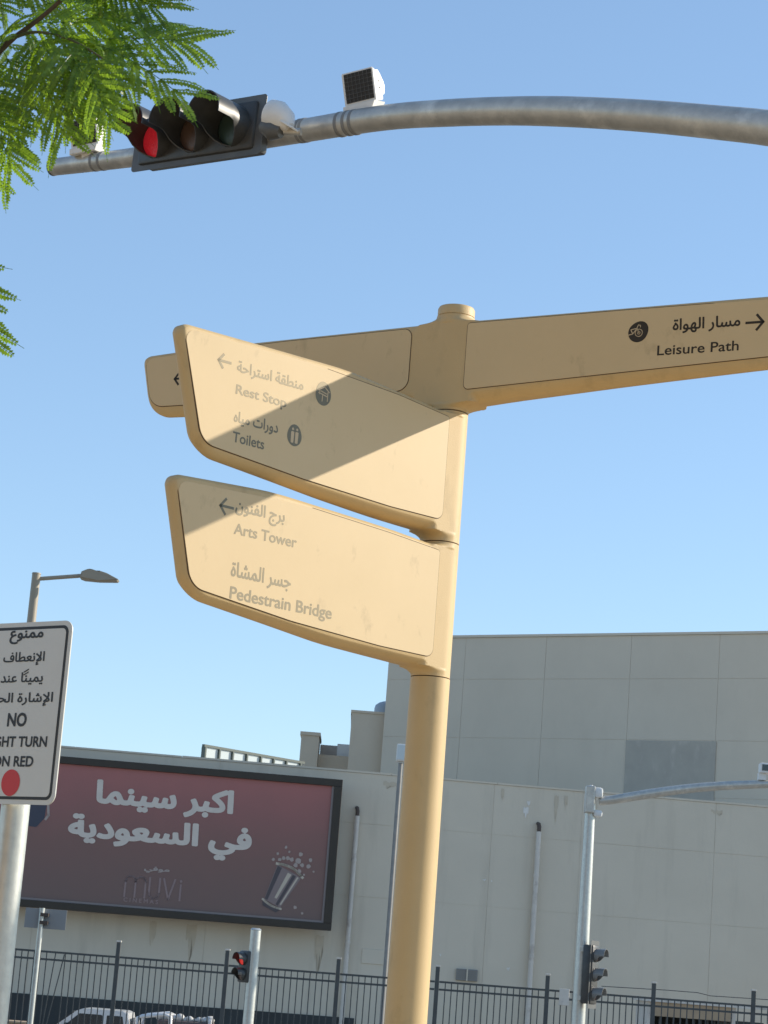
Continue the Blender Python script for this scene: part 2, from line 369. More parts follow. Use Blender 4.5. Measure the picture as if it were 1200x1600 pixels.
# ================================================================== WAREHOUSE WALL
wa, wb = at(100, 1170, 67), at(1200, 1260, 69)
WF = Frame((wa.x, wa.y, 0), (wb.x - wa.x, wb.y - wa.y, 0))
bld = thing('warehouse', 'long low windowless building with weathered grey rendered wall carrying the pink billboard', 'building', WF.M)
GZ = -1.6
ztop = 0.5 * (WF.px(300, 1181)[1] + WF.px(930, 1243)[1])
zj = [GZ, WF.px(930, 1430)[1], WF.px(930, 1317)[1], ztop]
xj = [WF.px(p, 1350)[0] for p in (-420, -180, 60, 330, 612, 765, 905, 1115, 1330, 1560)]
for a, c in zip(xj, xj[1:]):
    for q, (z0, z1) in enumerate(zip(zj, zj[1:])):
        g = 0.0045
        o = obj('wall_panel', B(a + g, c - g, 0 + random.uniform(0, .006), 0.25, z0 + g, z1 - g), CONC, bld)
obj('wall_core', B(xj[0], xj[-1], 0.014, 14, GZ, ztop - .03), CONC, bld)
# coping with small chips
x = xj[0]; 
bm = bmesh.new()
while x < xj[-1]:
    L = random.uniform(2.4, 3.6); box(bm, x, x + L - .01, -.02, .3, ztop + .002, ztop + .05 + random.uniform(0, .012)); x += L
o = obj('coping', bm, CONC, bld)
zp = WF.px(300, 1572)[1]
obj('plinth', B(xj[0], WF.px(560, 1500)[0], -0.06, 0.0, GZ, zp), PLINTH, bld)
# cement patch outline and wall vent
pa = WF.px(566, 1482); pb = WF.px(604, 1508)
obj('plaster_patch', B(pa[0], pb[0], -.02, .0, pb[1], pa[1], bev=.01), CONC, bld)
va = WF.px(713, 1513); vb = WF.px(745, 1534)
vt = obj('wall_vent', B(va[0], vb[0], -.08, .0, vb[1], va[1], bev=.015), JOINT, bld)
for i in range(5):
    zz = vb[1] + (va[1] - vb[1]) * (i + .5) / 5
    obj('vent_slat', B(va[0] + .04, vb[0] - .04, -.10, -.08, zz - .012, zz + .012), JOINT, vt)
obj('vent_mullion', B((va[0] + vb[0]) / 2 - .02, (va[0] + vb[0]) / 2 + .02, -.115, -.10, vb[1], va[1]), CONC, vt)
# irregular stains hanging from the coping, thin skins proud of the wall
def stain(px, py, wd, ht, m=STAIN):
    x, z = WF.px(px, py); n = 9; pl = []
    for i in range(n): pl.append((x - wd / 2 + wd * i / (n - 1), z + random.uniform(-.03, .03)))
    for i in range(n): pl.append((x + wd / 2 - wd * i / (n - 1), z - ht * random.uniform(.3, 1) * (1 - abs(i / (n - 1) - .5))))
    flat(bld, 'stain', [pl], m, -.004)
WSTREAK = mat('streaked_render', (0.615, 0.53, 0.40), 0.95, var=0.12, vscale=3)
PALEST = mat('pale_scuff', (0.75, 0.72, 0.66), 0.95)
for a in ((612, 1222, .5, .35), (786, 1232, .08, .5), (870, 1243, .12, .9), (885, 1244, .1, .6), (1120, 1266, .35, .25), (930, 1250, .15, 1.2)): stain(*a, WSTREAK)
for a in ((822, 1262, .16, .35), (826, 1252, .1, .2), (757, 1374, .12, .06), (768, 1376, .06, .05), (794, 1512, .1, .12), (688, 1490, .06, .1)): stain(*a, PALEST)
for a in ((300, 1445, .3, 1.2), (240, 1440, .2, .9), (500, 1462, .25, 1.4)): stain(*a, WSTREAK)
# downpipes
def downpipe(px, py, px2, py2, r):
    x, z = WF.px(px, py); x2, z2 = WF.px(px2, py2)
    xx = (x + x2) / 2
    p = obj('downpipe', TB([(xx, -.14, GZ), (xx, -.14, z - .25)], r, 14), PIPEW, bld, smooth=True)
    obj('pipe_elbow', TB([(xx, -.14, z - .27), (xx, -.14, z - .1), (xx - .01, -.10, z - .02), (xx - .02, .02, z)], [r * .8, r * .8, r * .75, r * .7], 12), RUST, p, smooth=True)
    for q in (.2, .5, .8):
        zz = GZ + (z - GZ) * q; obj('pipe_collar', TB([(xx, -.14, zz), (xx, -.14, zz + .08)], r * 1.18, 14), PIPEW, p, smooth=True)
downpipe(558, 1262, 540, 1510, .075); downpipe(843, 1287, 825, 1535, .078)
# ------------------------------------------------------------------ floodlight pole in front of the wall
px0 = at(618, 1300, 65.5)
fl = thing('floodlight_pole', 'pale pole with small white floodlight box, half hidden behind tan signpost', 'light pole', (px0.x, 65.5, GZ))
ft = at(626, 1176, 65.5)
obj('pole', TB([(0, 0, 0), (0, 0, ft.z - GZ - .3)], .065, 14), mat('weathered_grey_pole', (.30, .29, .27), .6, var=.2), fl, smooth=True)
hd = obj('lamp_housing', B(-.14, .22, -.2, .15, ft.z - GZ - .26, ft.z - GZ + .24, bev=.03), WHITEP, fl)
obj('lamp_glass', B(-.12, .2, -.215, -.2, ft.z - GZ - .22, ft.z - GZ + .2), PGLASS, hd)

# ================================================================== BILLBOARD
ba, bb = at(100, 1180, 66.2), at(537, 1220, 66.9)
BF = Frame((ba.x, ba.y, 0), (bb.x - ba.x, bb.y - ba.y, 0))
bill = thing('billboard', 'large dusky pink billboard with dark frame and white Arabic lettering on the grey wall', 'billboard', BF.M)
tr_ = BF.px(537, 1221); bl_ = BF.px(38, 1412); br_ = BF.px(515, 1459); tl_ = BF.px(100, 1180)
X0, X1 = -4.2, (tr_[0] + br_[0]) / 2; Z0, Z1 = (bl_[1] + br_[1]) / 2, (tr_[1] + tl_[1]) / 2
fw = .21
for nm, a in (('frame_top', (X0, X1, Z1 - fw, Z1)), ('frame_bottom', (X0, X1, Z0, Z0 + fw)), ('frame_side', (X0, X0 + fw, Z0 + fw, Z1 - fw)), ('frame_side', (X1 - fw * 1.15, X1, Z0 + fw, Z1 - fw))):
    obj(nm, B(a[0], a[1], -.10, .45, a[2], a[3], bev=.012), DARKF, bill)
for nm, a in (('trim', (X0 + fw, X1 - fw * 1.15, Z0 + fw, Z0 + fw + .06)), ('trim', (X1 - fw * 1.15 - .06, X1 - fw * 1.15, Z0 + fw + .06, Z1 - fw))):
    obj(nm, B(a[0], a[1], -.05, .05, a[2], a[3]), SILL, bill)
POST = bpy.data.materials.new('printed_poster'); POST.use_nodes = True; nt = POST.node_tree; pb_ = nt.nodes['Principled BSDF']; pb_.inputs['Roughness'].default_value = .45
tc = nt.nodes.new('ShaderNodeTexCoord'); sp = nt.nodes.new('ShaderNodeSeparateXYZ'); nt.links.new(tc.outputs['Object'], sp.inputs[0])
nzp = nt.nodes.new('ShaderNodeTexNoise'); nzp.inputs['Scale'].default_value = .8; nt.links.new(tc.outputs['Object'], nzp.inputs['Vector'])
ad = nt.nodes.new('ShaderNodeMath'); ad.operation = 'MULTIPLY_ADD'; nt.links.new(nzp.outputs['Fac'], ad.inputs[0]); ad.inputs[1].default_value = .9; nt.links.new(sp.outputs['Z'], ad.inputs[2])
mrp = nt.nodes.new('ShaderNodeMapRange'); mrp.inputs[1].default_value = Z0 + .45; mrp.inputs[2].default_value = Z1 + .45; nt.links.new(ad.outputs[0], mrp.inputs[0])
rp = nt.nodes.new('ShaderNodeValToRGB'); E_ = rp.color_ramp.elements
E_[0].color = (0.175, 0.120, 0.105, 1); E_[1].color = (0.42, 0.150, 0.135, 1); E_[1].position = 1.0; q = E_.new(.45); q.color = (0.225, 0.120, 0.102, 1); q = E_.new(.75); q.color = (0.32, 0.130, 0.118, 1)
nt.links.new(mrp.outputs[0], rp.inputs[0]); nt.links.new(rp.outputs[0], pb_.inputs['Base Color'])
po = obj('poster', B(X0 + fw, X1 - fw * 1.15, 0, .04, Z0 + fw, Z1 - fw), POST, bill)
PT = mat('poster_white_print', (0.72, 0.63, 0.54), 0.6, var=0.12, vscale=2)
PTD = mat('poster_faint_print', (0.30, 0.21, 0.20), 0.6)
PTD2 = mat('poster_soft_print', (0.42, 0.34, 0.30), 0.6)
pm = 1 / 52.5
lettering(po, BF, 'اكبر سينما', (150, 1241), (365, 1259.5), 47 * pm, PT, -.012, True, .045, res=50)
lettering(po, BF, 'في السعودية', (106, 1297), (393, 1321), 54 * pm, PT, -.012, True, .045, res=50)
lettering(po, BF, 'موفي', (225, 1357.5), (265, 1361.5), 10 * pm, PTD2, -.012, True, .04, res=30)
# the faint rounded wordmark: m u v i as open strokes, then the small line below it
gx0, gz0 = BF.px(194, 1384, -.012); gx1, gz1 = BF.px(288, 1392, -.012); gh = .58; gw = gx1 - gx0; zc = (gz0 + gz1) / 2
def arc(cx, cz, r, a0, a1, n=10): return [(cx + r * math.cos(R(a0 + (a1 - a0) * k / n)), cz + r * math.sin(R(a0 + (a1 - a0) * k / n))) for k in range(n + 1)]
P_ = []; u = gw / 12
P_ += stroke([(gx0 + .2 * u, zc - gh / 2)] + arc(gx0 + 1.2 * u, zc + gh / 2 - u, u, 180, 0) + [(gx0 + 2.2 * u, zc - gh / 2)], .055)
P_ += stroke(arc(gx0 + 3.2 * u, zc + gh / 2 - u, u, 180, 0) + [(gx0 + 4.2 * u, zc - gh / 2)], .055)
P_ += stroke([(gx0 + 5.0 * u, zc + gh / 2)] + arc(gx0 + 6.0 * u, zc - gh / 2 + u, u, 180, 360) + [(gx0 + 7.0 * u, zc + gh / 2)], .055)
P_ += stroke([(gx0 + 7.8 * u, zc + gh / 2), (gx0 + 8.9 * u, zc - gh / 2), (gx0 + 10.0 * u, zc + gh / 2)], .055)
P_ += stroke([(gx0 + 11.2 * u, zc - gh / 2), (gx0 + 11.2 * u, zc + gh / 2 - .14)], .055) + [circ(gx0 + 11.2 * u, zc + gh / 2 - .03, .04, 10)]
flat(po, 'wordmark', P_, PTD, -.012)
lettering(po, BF, 'C I N E M A S', (193, 1405), (247, 1410), 6.5 * pm, PTD, -.013, False, .03, res=24)
# popcorn cup print
cx, cz = BF.px(440, 1384, -.012); ca = R(-24)
def rot(p): return (cx + p[0] * math.cos(ca) - p[1] * math.sin(ca), cz + p[0] * math.sin(ca) + p[1] * math.cos(ca))
CUP = mat('poster_cup_grey', (0.25, 0.19, 0.18), 0.5); CUPL = mat('poster_cup_highlight', (0.55, 0.47, 0.37), 0.5); CUPD = mat('poster_cup_dark', (0.085, 0.07, 0.075), 0.5)
flat(po, 'cup_print', [[rot(p) for p in ((-.27, -.58), (-.40, .48), (.40, .48), (.27, -.58))]], CUP, -.010)
flat(po, 'cup_shade', [[rot(p) for p in q] for q in (((-.26, -.56), (-.38, .46), (-.24, .46), (-.17, -.56)), ((.10, -.56), (.14, .44), (.24, .44), (.18, -.56)))], CUPD, -.012)
flat(po, 'cup_highlight', [[rot(p) for p in q] for q in (((-.02, -.40), (-.02, .42), (.10, .42), (.05, -.40)), ((.21, -.5), (.28, .44), (.33, .44), (.25, -.5)))], CUPL, -.012)
flat(po, 'cup_rim', [[rot(p) for p in q] for q in stroke([(-.43 + .86 * k / 12, .50 + .10 * math.sin(math.pi * k / 12)) for k in range(13)], .075)], CUPL, -.013)
flat(po, 'cup_foot', [[rot(p) for p in q] for q in stroke([(-.30 + .6 * k / 8, -.60 - .05 * math.sin(math.pi * k / 8)) for k in range(9)], .06)], CUPL, -.013)
flat(po, 'cup_base', [[rot(p) for p in ((-.30, -.63), (.30, -.63), (.22, -.76), (-.22, -.76))]], CUPD, -.0125)
pc = []
for (x_, y_, r_) in ((447, 1324, 2.3), (452, 1331, 1.8), (470, 1335, 3.4), (466, 1345, 5), (472, 1352, 3.2), (462, 1352, 3.6), (456, 1343, 3.4), (450, 1341, 3.2), (443, 1341, 3), (434, 1334, 2.2), (427, 1343, 2.4), (485, 1344, 3.2), (482, 1354, 3.4), (475, 1367, 1.8), (461, 1418, 2.8), (472, 1427, 2), (437, 1343, 3), (490, 1362, 1.6), (468, 1361, 3.2)):
    a_, b_ = BF.px(x_, y_, -.014); pc.append([(a_ + r_ * pm * random.uniform(.75, 1.15) * math.cos(t * math.pi / 5), b_ + r_ * pm * random.uniform(.75, 1.15) * math.sin(t * math.pi / 5)) for t in range(10)])
for q in pc: flat(po, 'popcorn_print', [q], PTD2, -.014)
a_, b_ = BF.px(56, 1272, -.012)
flat(po, 'dark_print', [round_poly([(a_ - .7, b_ - .3), (a_ - .5, b_ + .55), (a_ + .30, b_ + .55), (a_ + .26, b_ - .1), (a_ + .05, b_ - .38)], .10)], mat('poster_navy_print', (0.055, 0.06, 0.085), .5), -.011)
flat(po, 'print_edge', stroke([(a_ + .30, b_ + .5), (a_ + .37, b_ + .0), (a_ + .30, b_ - .12)], .07), PTD2, -.0115)

# ================================================================== TALL BUILDING
ta, tb = at(708, 998, 88), at(1200, 991, 81)
TF = Frame((ta.x, ta.y, 0), (tb.x - ta.x, tb.y - ta.y, 0))
tall = thing('tall_building', 'tall blue-grey windowless building with a dark square patch, rising behind the wall', 'building', TF.M)
zt = .5 * (TF.px(708, 997)[1] + TF.px(1200, 990)[1])
tx = [TF.px(602, 1100)[0], TF.px(727, 1020)[0], TF.px(853, 1020)[0], TF.px(986, 1020)[0], TF.px(1124, 1020)[0], TF.px(1270, 1020)[0], TF.px(1430, 1020)[0]]
tz = [GZ, 2.2, TF.px(850, 1240)[1], TF.px(850, 1154)[1], TF.px(850, 1061)[1], zt]
for a, c in zip(tx, tx[1:]):
    for z0, z1 in zip(tz, tz[1:]):
        obj('wall_panel', B(a + .007, c - .007, random.uniform(0, .006), .2, z0 + .006, z1 - .006), TALL, tall)
obj('wall_core', B(tx[0] + .01, tx[-1], .018, 16, GZ, zt - .02), TALL, tall)
obj('roof_edge', B(tx[0] - .03, tx[-1], -.05, .25, zt + .003, zt + .10), TALL, tall)
pa = TF.px(979, 1157); pb = TF.px(1115, 1262)
obj('dark_patch', B(pa[0], pb[0], -.035, 0, pb[1] - .8, pa[1], bev=.01), PATCH, tall)
# stepped blocks left of it
S1a = at(550, 1113, 90); s1b = at(602, 1106, 90)
blk = thing('roof_block', 'grey-brown block stepping down left of the tall building, with round tank on top', 'building', (S1a.x, 90, GZ))
obj('wall', B(0, s1b.x - S1a.x + .8, 0, 6, 0, S1a.z - GZ), BLOCK, blk)
obj('parapet', B(-.04, s1b.x - S1a.x + .8, -.04, 6, S1a.z - GZ + .003, S1a.z - GZ + .1), BLOCK, blk)
tk = at(596, 1094, 92)
tkt = thing('roof_tank', 'small grey domed tank peeking over the stepped roof block', 'tank', (tk.x + .15, 92, S1a.z + .1))
bm = bmesh.new(); tube(bm, [(0, 0, 0), (0, 0, .35), (0, 0, .5), (0, 0, .62), (0, 0, .68)], [.42, .42, .38, .22, .05], 20); obj('tank_body', bm, mat('grey_tank', (.34, .38, .42), .4), tkt, smooth=True)
s2 = at(471, 1148, 92); s2b = at(499, 1148, 92); s3 = at(550, 1160, 92)
b2 = thing('stair_tower', 'small grey-brown rooftop tower with sunlit return wall behind the billboard', 'building', (s2.x, 92, GZ))
wd = s2b.x - s2.x
obj('wall', B(0, wd, 0, 3.2, 0, s2.z - GZ), BLOCK, b2)
obj('parapet', B(-.05, wd + .05, -.05, 3.25, s2.z - GZ + .003, s2.z - GZ + .14), BLOCK, b2)
zl = at(520, 1178, 92).z
obj('low_wall', B(wd + .01, s3.x - s2.x + .2, .6, .9, 0, zl - GZ), BLOCK, b2)
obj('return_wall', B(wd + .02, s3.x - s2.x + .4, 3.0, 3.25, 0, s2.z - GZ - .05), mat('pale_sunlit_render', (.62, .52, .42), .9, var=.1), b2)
pq = at(527, 1160, 92)
obj('sunlit_wall_patch', B(pq.x - s2.x, s3.x - s2.x, 1.2, 1.35, zl - GZ - .3, zl - GZ + .55), WHITEP, b2)  # white slab stands in for a sunlit area of the wall
# ------------------------------------------------------------------ rooftop glazed balustrade
g0 = at(319, 1164, 72)
GFm = Frame((g0.x, g0.y, 0), (math.cos(R(48)), math.sin(R(48)), 0))
gl = thing('roof_balustrade', 'dark framed glass balustrade slanting along the roof behind the billboard wall', 'balustrade', GFm.M)
posts = [GFm.px(p, y)[0] for p, y in ((319, 1170), (341, 1176), (362, 1178), (384, 1181), (406, 1184), (426, 1187), (446, 1189), (468, 1192))] 
zt_ = g0.z; zb_ = g0.z - .85
BRON = mat('dark_green_frame', (.07, .095, .085), .5)
for i, p in enumerate(posts):
    obj('post', B(p - .03, p + .03 , -.09, .09, zb_ - .5, zt_ - .06), BRON, gl)
for i, (p, q) in enumerate(zip(posts, posts[1:])):
    obj('pane', B(p + .035, q - .035, -.01, .01, zb_ + .05, zt_ - .07), PGLASS, gl)
obj('top_rail', B(posts[0] - .05, posts[-1] + .2, -.06, .06, zt_ - .06, zt_ + .02), BRON, gl)
obj('bottom_rail', B(posts[0] - .05, posts[-1] + .2, -.1, -.02, zb_ - .1, zb_), BRON, gl)

# ================================================================== FENCE
FY = 50.0
fz = at(600, 1527.5, FY).z; fg = terrain(FY)
fn = thing('metal_fence', 'long dark grey steel bar fence with taller posts along the street', 'fence', (0, FY, fg))
T1 = fz - fg; T2 = T1 - 11.5 / 70
pxs = [-310, -150, 12, 184, 354, 528, 683, 855, 1021, 1177, 1340, 1500]
def fx(px): return at(px, 1525 + (px - 600) * .077, FY).x
pme = None
for p in pxs:
    if pme is None: o = obj('post', B(-.045, .045, -.045, .045, 0, T1 + .32, bev=.01), FENCE, fn); pme = o.data
    else: o = obj('post', pme, FENCE, fn)
    o.location = (fx(p), 0, random.uniform(-.04, .02))
capm = None
for p in pxs:
    if capm is None: o = obj('post_cap', B(-.055, .055, -.055, .055, 0, .035, bev=.008), PIPEW, fn); capm = o.data
    else: o = obj('post_cap', capm, PIPEW, fn)
    o.location = (fx(p), 0, T1 + .32)
bar = None; nb = 0
for a, c in zip(pxs, pxs[1:]):
    xa, xb = fx(a) + .05, fx(c) - .05; L = xb - xa
    if a == 855: L = fx(905) - xa
    for zz in (T1, T2, .25): obj('rail', B(xa - .0, xa + L, -.02, .02, zz - .022, zz + .022), FENCE, fn)
    n = max(2, int(round(L / .135)))
    for k in range(1, n):
        if bar is None: o = obj('bar', B(-.011, .011, -.011, .011, 0.05, T1 - .0), FENCE, fn); bar = o.data
        else: o = obj('bar', bar, FENCE, fn)
        o.location = (xa + L * k / n, 0, 0); nb += 1
        if a == 12 and k in (7, 8):
            o.rotation_euler = (0, R(5 + 4 * (k - 7)), 0); o.location.x -= .16 + .12 * (k - 7)
    if a == 855:
        xa2 = fx(912); L2 = xb - xa2
        for zz in (T1, T2, .25): obj('rail', B(xa2, xb, -.02, .02, zz - .022, zz + .022), FENCE, fn)
        n = int(round(L2 / .135))
        for k in range(n): o = obj('bar', bar, FENCE, fn); o.location = (xa2 + L2 * k / n, 0, 0)
tb_ = at(881, 1558, FY)
sb = tag(obj('small_sign_plate', B(-.11, .11, -.02, 0, -.18, .18, bev=.01), PIPEW, None, Matrix.Translation((tb_.x, FY - .06, tb_.z))), 'small pale blank plate fixed on the fence beside the signal pole', 'plate')
# thin wire run above the fence at the right
bm = bmesh.new(); pw = [at(x, y, 58) for x, y in ((940, 1541), (1040, 1547), (1090, 1551), (1110, 1556), (1200, 1562), (1300, 1570))]
tube(bm, pw, .010, 6); wr = tag(obj('wire', bm, FENCE), 'thin wire strung above the fence in front of the right-hand wall', 'wire')

# ================================================================== SHED
sh0 = at(1012, 1575, 55)
gz5 = terrain(55)
shd = thing('guard_shed', 'low shed with tan fascia over dark barred opening behind the fence', 'shed', (sh0.x, 55, gz5))
W_ = at(1150, 1575, 55).x - sh0.x; zt5 = at(1085, 1570, 55).z - gz5; zb5 = at(1085, 1592, 55).z - gz5
obj('roof', B(-.1, W_ + .9, -.1, 2.4, zt5 + .003, zt5 + .07), PIPEW, shd)
obj('fascia', B(0.1, W_ - .1, -.05, .05, zb5, zt5), TANW, shd)
obj('side_wall', B(0, .1, 0, 2.2, 0, zt5), PIPEW, shd); obj('side_wall', B(W_ - .1, W_, 0, 2.2, 0, zt5), PIPEW, shd)
obj('back_wall', B(.1, W_ - .1, 2.1, 2.2, 0, zt5), PLINTH, shd)
obj('cabinet', B(W_ + .02, W_ + .72, .2, 1, 0, zb5 + .02), PLINTH, shd)
for k in range(12): obj('bar', B(.15 + k * (W_ - .3) / 11 - .02, .15 + k * (W_ - .3) / 11 + .02, .1, .14, 0, zb5 - .01), FENCE, shd)

# ================================================================== VEHICLES
def wheel(parent, x, y, r=.36, wdt=.22):
    bm = bmesh.new(); tube(bm, [(0, -wdt / 2, 0), (0, -wdt / 2 + .03, 0), (0, wdt / 2 - .03, 0), (0, wdt / 2, 0)], [r - .03, r, r, r - .03], 24)
    wh = obj('wheel', bm, TYRE, parent, Matrix.Translation((x, y, r)), smooth=True)
    bm = bmesh.new(); tube(bm, [(0, -wdt / 2 - .01, 0), (0, wdt / 2 + .01, 0)], r * .6, 16); obj('rim', bm, PIPEW, wh, smooth=True)
def pickup(name, label, cx, y, roofz, load):
    g = terrain(y); s = (roofz - g) / 1.62
    t = thing(name, label, 'pickup truck', Matrix.Translation((cx, y, g)) @ Matrix.Scale(s, 4))
    # side profile facing left (-x), width along y
    prof = [(-2.45, .45), (-2.5, .85), (-2.35, 1.0), (-1.35, 1.08), (-.75, 1.56), (-.60, 1.62), (.35, 1.62), (.48, 1.58), (.58, 1.06), (.6, .45)]
    obj('cab', PR(round_poly(prof, .035, 3), -.85, .85, .03), CARW, t, smooth=True)
    for sy in (-.853, .843):
        obj('side_window', PR(round_poly([(-1.12, 1.10), (-.68, 1.50), (-.12, 1.50), (-.12, 1.10)], .03, 3), sy, sy + .012), CGLASS, t)
        obj('side_window', PR(round_poly([(-.02, 1.10), (-.02, 1.50), (.36, 1.50), (.44, 1.10)], .03, 3), sy, sy + .012), CGLASS, t)
        obj('bed_side', B(.66, 2.6, sy if sy < 0 else sy - .04, sy + .05 if sy < 0 else sy + .01, .5, 1.05, bev=.015), CARW, t)
    obj('windscreen', B(-.02, .02, -.72, .72, -.30, .30, M=Matrix.Translation((-1.07, 0, 1.335)) @ Matrix.Rotation(R(51), 4, 'Y')), CGLASS, t)
    obj('rear_window', B(.575, .60, -.6, .6, 1.12, 1.48), CGLASS, t)
    obj('bed_floor', B(.62, 2.6, -.8, .8, .48, .55), CARW, t); obj('tailgate', B(2.6, 2.65, -.84, .84, .5, 1.05, bev=.01), CARW, t)
    obj('chassis', B(-2.3, 2.55, -.5, .5, .3, .44), TYRE, t); obj('bumper', B(-2.58, -2.46, -.8, .8, .42, .6, bev=.03), TYRE, t)
    for sy in (-.6, .6): obj('headlight', B(-2.50, -2.44, sy - .14, sy + .14, .74, .88, bev=.02), PGLASS, t)
    for x_ in (-1.65, 1.75):
        for y_ in (-.72, .72): wheel(t, x_, y_)
    for y_ in (-.88, .88): obj('mirror', B(-1.02, -.94, y_ - .1, y_ + .1, 1.08, 1.26, bev=.02), TYRE, t)
    if load:                                            # tubular rack behind the cab
        for sy in (-.78, .78):
            obj('rack', TB([(.72, sy, 1.05), (.72, sy, 1.50), (.82, sy, 1.54), (1.35, sy, 1.62), (1.5, sy, 1.58), (1.54, sy, 1.05)], .05, 10), CARW, t, smooth=True)
        obj('rack_crossbar', TB([(1.42, -.78, 1.6), (1.42, .78, 1.6)], .045, 10), CARW, t, smooth=True)
    return t
ra = at(167, 1577, 55.5)
pickup('pickup_truck', 'white pickup truck with rear rack parked behind the fence, only its cab top showing', ra.x + .12, 55.5, ra.z, True)
rb = at(292, 1584, 56)
g6 = terrain(56)
fbt = thing('load_pile', 'long grey load topped with pale lumpy bundles behind the fence', 'load', (rb.x, 56, g6))
Wd = (at(333, 1584, 56).x - at(250, 1584, 56).x) / 2; Hh = rb.z - g6 - .16
obj('load_body', B(-Wd, Wd, -.8, .8, .02, Hh, bev=.05), TARP, fbt)
for k in range(11):
    xx = -Wd + .05 + (2 * Wd - .1) * k / 10; rr = random.uniform(.06, .10) + (.05 if k in (0, 4, 10) else 0)
    bm = bmesh.new(); bmesh.ops.create_icosphere(bm, subdivisions=2, radius=rr)
    for v in bm.verts: v.co *= random.uniform(.88, 1.12); v.co.z *= .8
    obj('bundle', bm, BAG, fbt, Matrix.Translation((xx, -.6, Hh + rr * .5)), smooth=True)
obj('load_edge', B(Wd - .06, Wd + .02, -.82, -.7, .0, Hh + .08, bev=.02), CARW, fbt)
tc_ = at(27, 1595, 54)
tbx = thing('tan_crate', 'low tan box behind the fence beside the no-turn sign pole', 'crate', (tc_.x, 54, terrain(54)))
hh = tc_.z - terrain(54)
obj('crate_body', B(-.3, .3, -.3, .3, .05, hh - .05, bev=.02), TANW, tbx); obj('crate_lid', B(-.33, .33, -.33, .33, hh - .047, hh, bev=.01), TANW, tbx)

# ================================================================== STREET LAMP
LY = 37.0; lt = at(57, 897, LY); lg = terrain(LY)
lamp = thing('street_lamp', 'slender tan street lamp with one short arm, above the no-turn sign', 'street lamp', (lt.x, LY, lg))
H = lt.z - lg
obj('pole', TB([(0, 0, 0), (0, 0, H * .5), (0, 0, H)], [.10, .085, .072], 18), LAMP, lamp, smooth=True)
obj('pole_cap', TB([(0, 0, H), (0, 0, H + .02)], [.078, .07], 18), LAMP, lamp, smooth=True)
obj('base_plate', B(-.2, .2, -.2, .2, 0, .03, bev=.01), LAMP, lamp)
a1 = at(128, 899.5, LY); a0 = at(62, 905, LY)
ar = obj('arm', TB([(a0.x - lt.x - .05, 0, a0.z - lg), (a1.x - lt.x, 0, a1.z - lg)], .034, 12), LAMP, lamp, smooth=True)
sx = a1.x - lt.x; sz = a1.z - lg; k = 1 / 94.6
pf = [(-.02, -.05), (-.0, .055), (.09, .10), (.13, .11), (.16, .085), (.30, .09), (.42, .06), (.62, -.03), (.60, -.055), (.30, -.075), (.05, -.07)]
obj('luminaire', PR([(sx + a, sz + b_) for a, b_ in pf], -.13, .13, .02), LAMP, lamp, smooth=True)

# ================================================================== NO-TURN SIGN
NY = 10.5; nc = at(25, 1255, NY)
NF = deg_frame((nc.x, NY, 0), 38)
nt_ = thing('traffic_sign', 'white no right turn on red sign with black border and red dot on galvanised pole', 'road sign', NF.M)
yo = -.082
xr, zr = NF.px(108, 969, yo); xb, zb = NF.px(87, 1258, yo); xr = (xr + xb) / 2 + .004
Wn = .60; xl = xr - Wn * 1.0
zTop = zr; 
obj('pole', TB([(0, 0, 0), (0, 0, 1.8), (0, 0, zTop - .05)], [.068, .067, .066], 28), GALVF, nt_, smooth=True)
obj('pole_cap', TB([(0, 0, zTop - .05), (0, 0, zTop - .03)], [.068, .05], 28), GALVF, nt_, smooth=True)
def rr_(x0, x1, z0, z1, r): return round_poly([(x0, z0), (x0, z1), (x1, z1), (x1, z0)], r, 8)
obj('plate', PR(rr_(xl, xr, zb, zTop, .05), yo + .004, yo - -.010, .001), SIGNW, nt_)
bo = obj('border', PR(rr_(xl + .022, xr - .022, zb + .022, zTop - .022, .035), yo + .0025, yo + .0038), BLK, nt_)
obj('panel_face', PR(rr_(xl + .036, xr - .036, zb + .036, zTop - .036, .024), yo + .001, yo + .0024), SIGNW, nt_)
for zz in (zb + .15, zTop - .15):
    obj('bracket', B(-.11, .11, -.0725, -.066, zz - .02, zz + .02), GALV, nt_)
pn = 1 / 338.
for s_, a, b_, h_, arb, bd in (('ممنوع', (15, 997), (67.5, 993.5), 22, 1, .03), ('الإنعطاف', (5, 1031), (69.5, 1027.5), 22, 1, .022), ('يمينا عند', (1, 1062), (67, 1058.5), 20, 1, .022), ('الإشارة الحمراء', (-36, 1095), (82.5, 1091), 22, 1, .022),
                         ('NO', (11.5, 1125), (41.5, 1124), 22, 0, .032), ('RIGHT TURN', (-23, 1160), (73.5, 1157.5), 17, 0, .028), ('ON RED', (-11, 1190.5), (52, 1188.5), 17, 0, .028)):
    lettering(nt_, NF, s_, a, b_, h_ * pn, BLK, yo - .0006, bool(arb), bd)
ax_, az_ = NF.px(41, 1050, yo); [flat(nt_, 'lettering_mark', stroke([(ax_ - .014, az_ - q_), (ax_ + .014, az_ + .012 - q_)], .0055), BLK, yo - .0006) for q_ in (.0, .013)]
dx_, dz_ = NF.px(16.5, 1223, yo); flat(nt_, 'red_dot', [circ(dx_, dz_, .0615, 40)], REDP, yo - .0006)

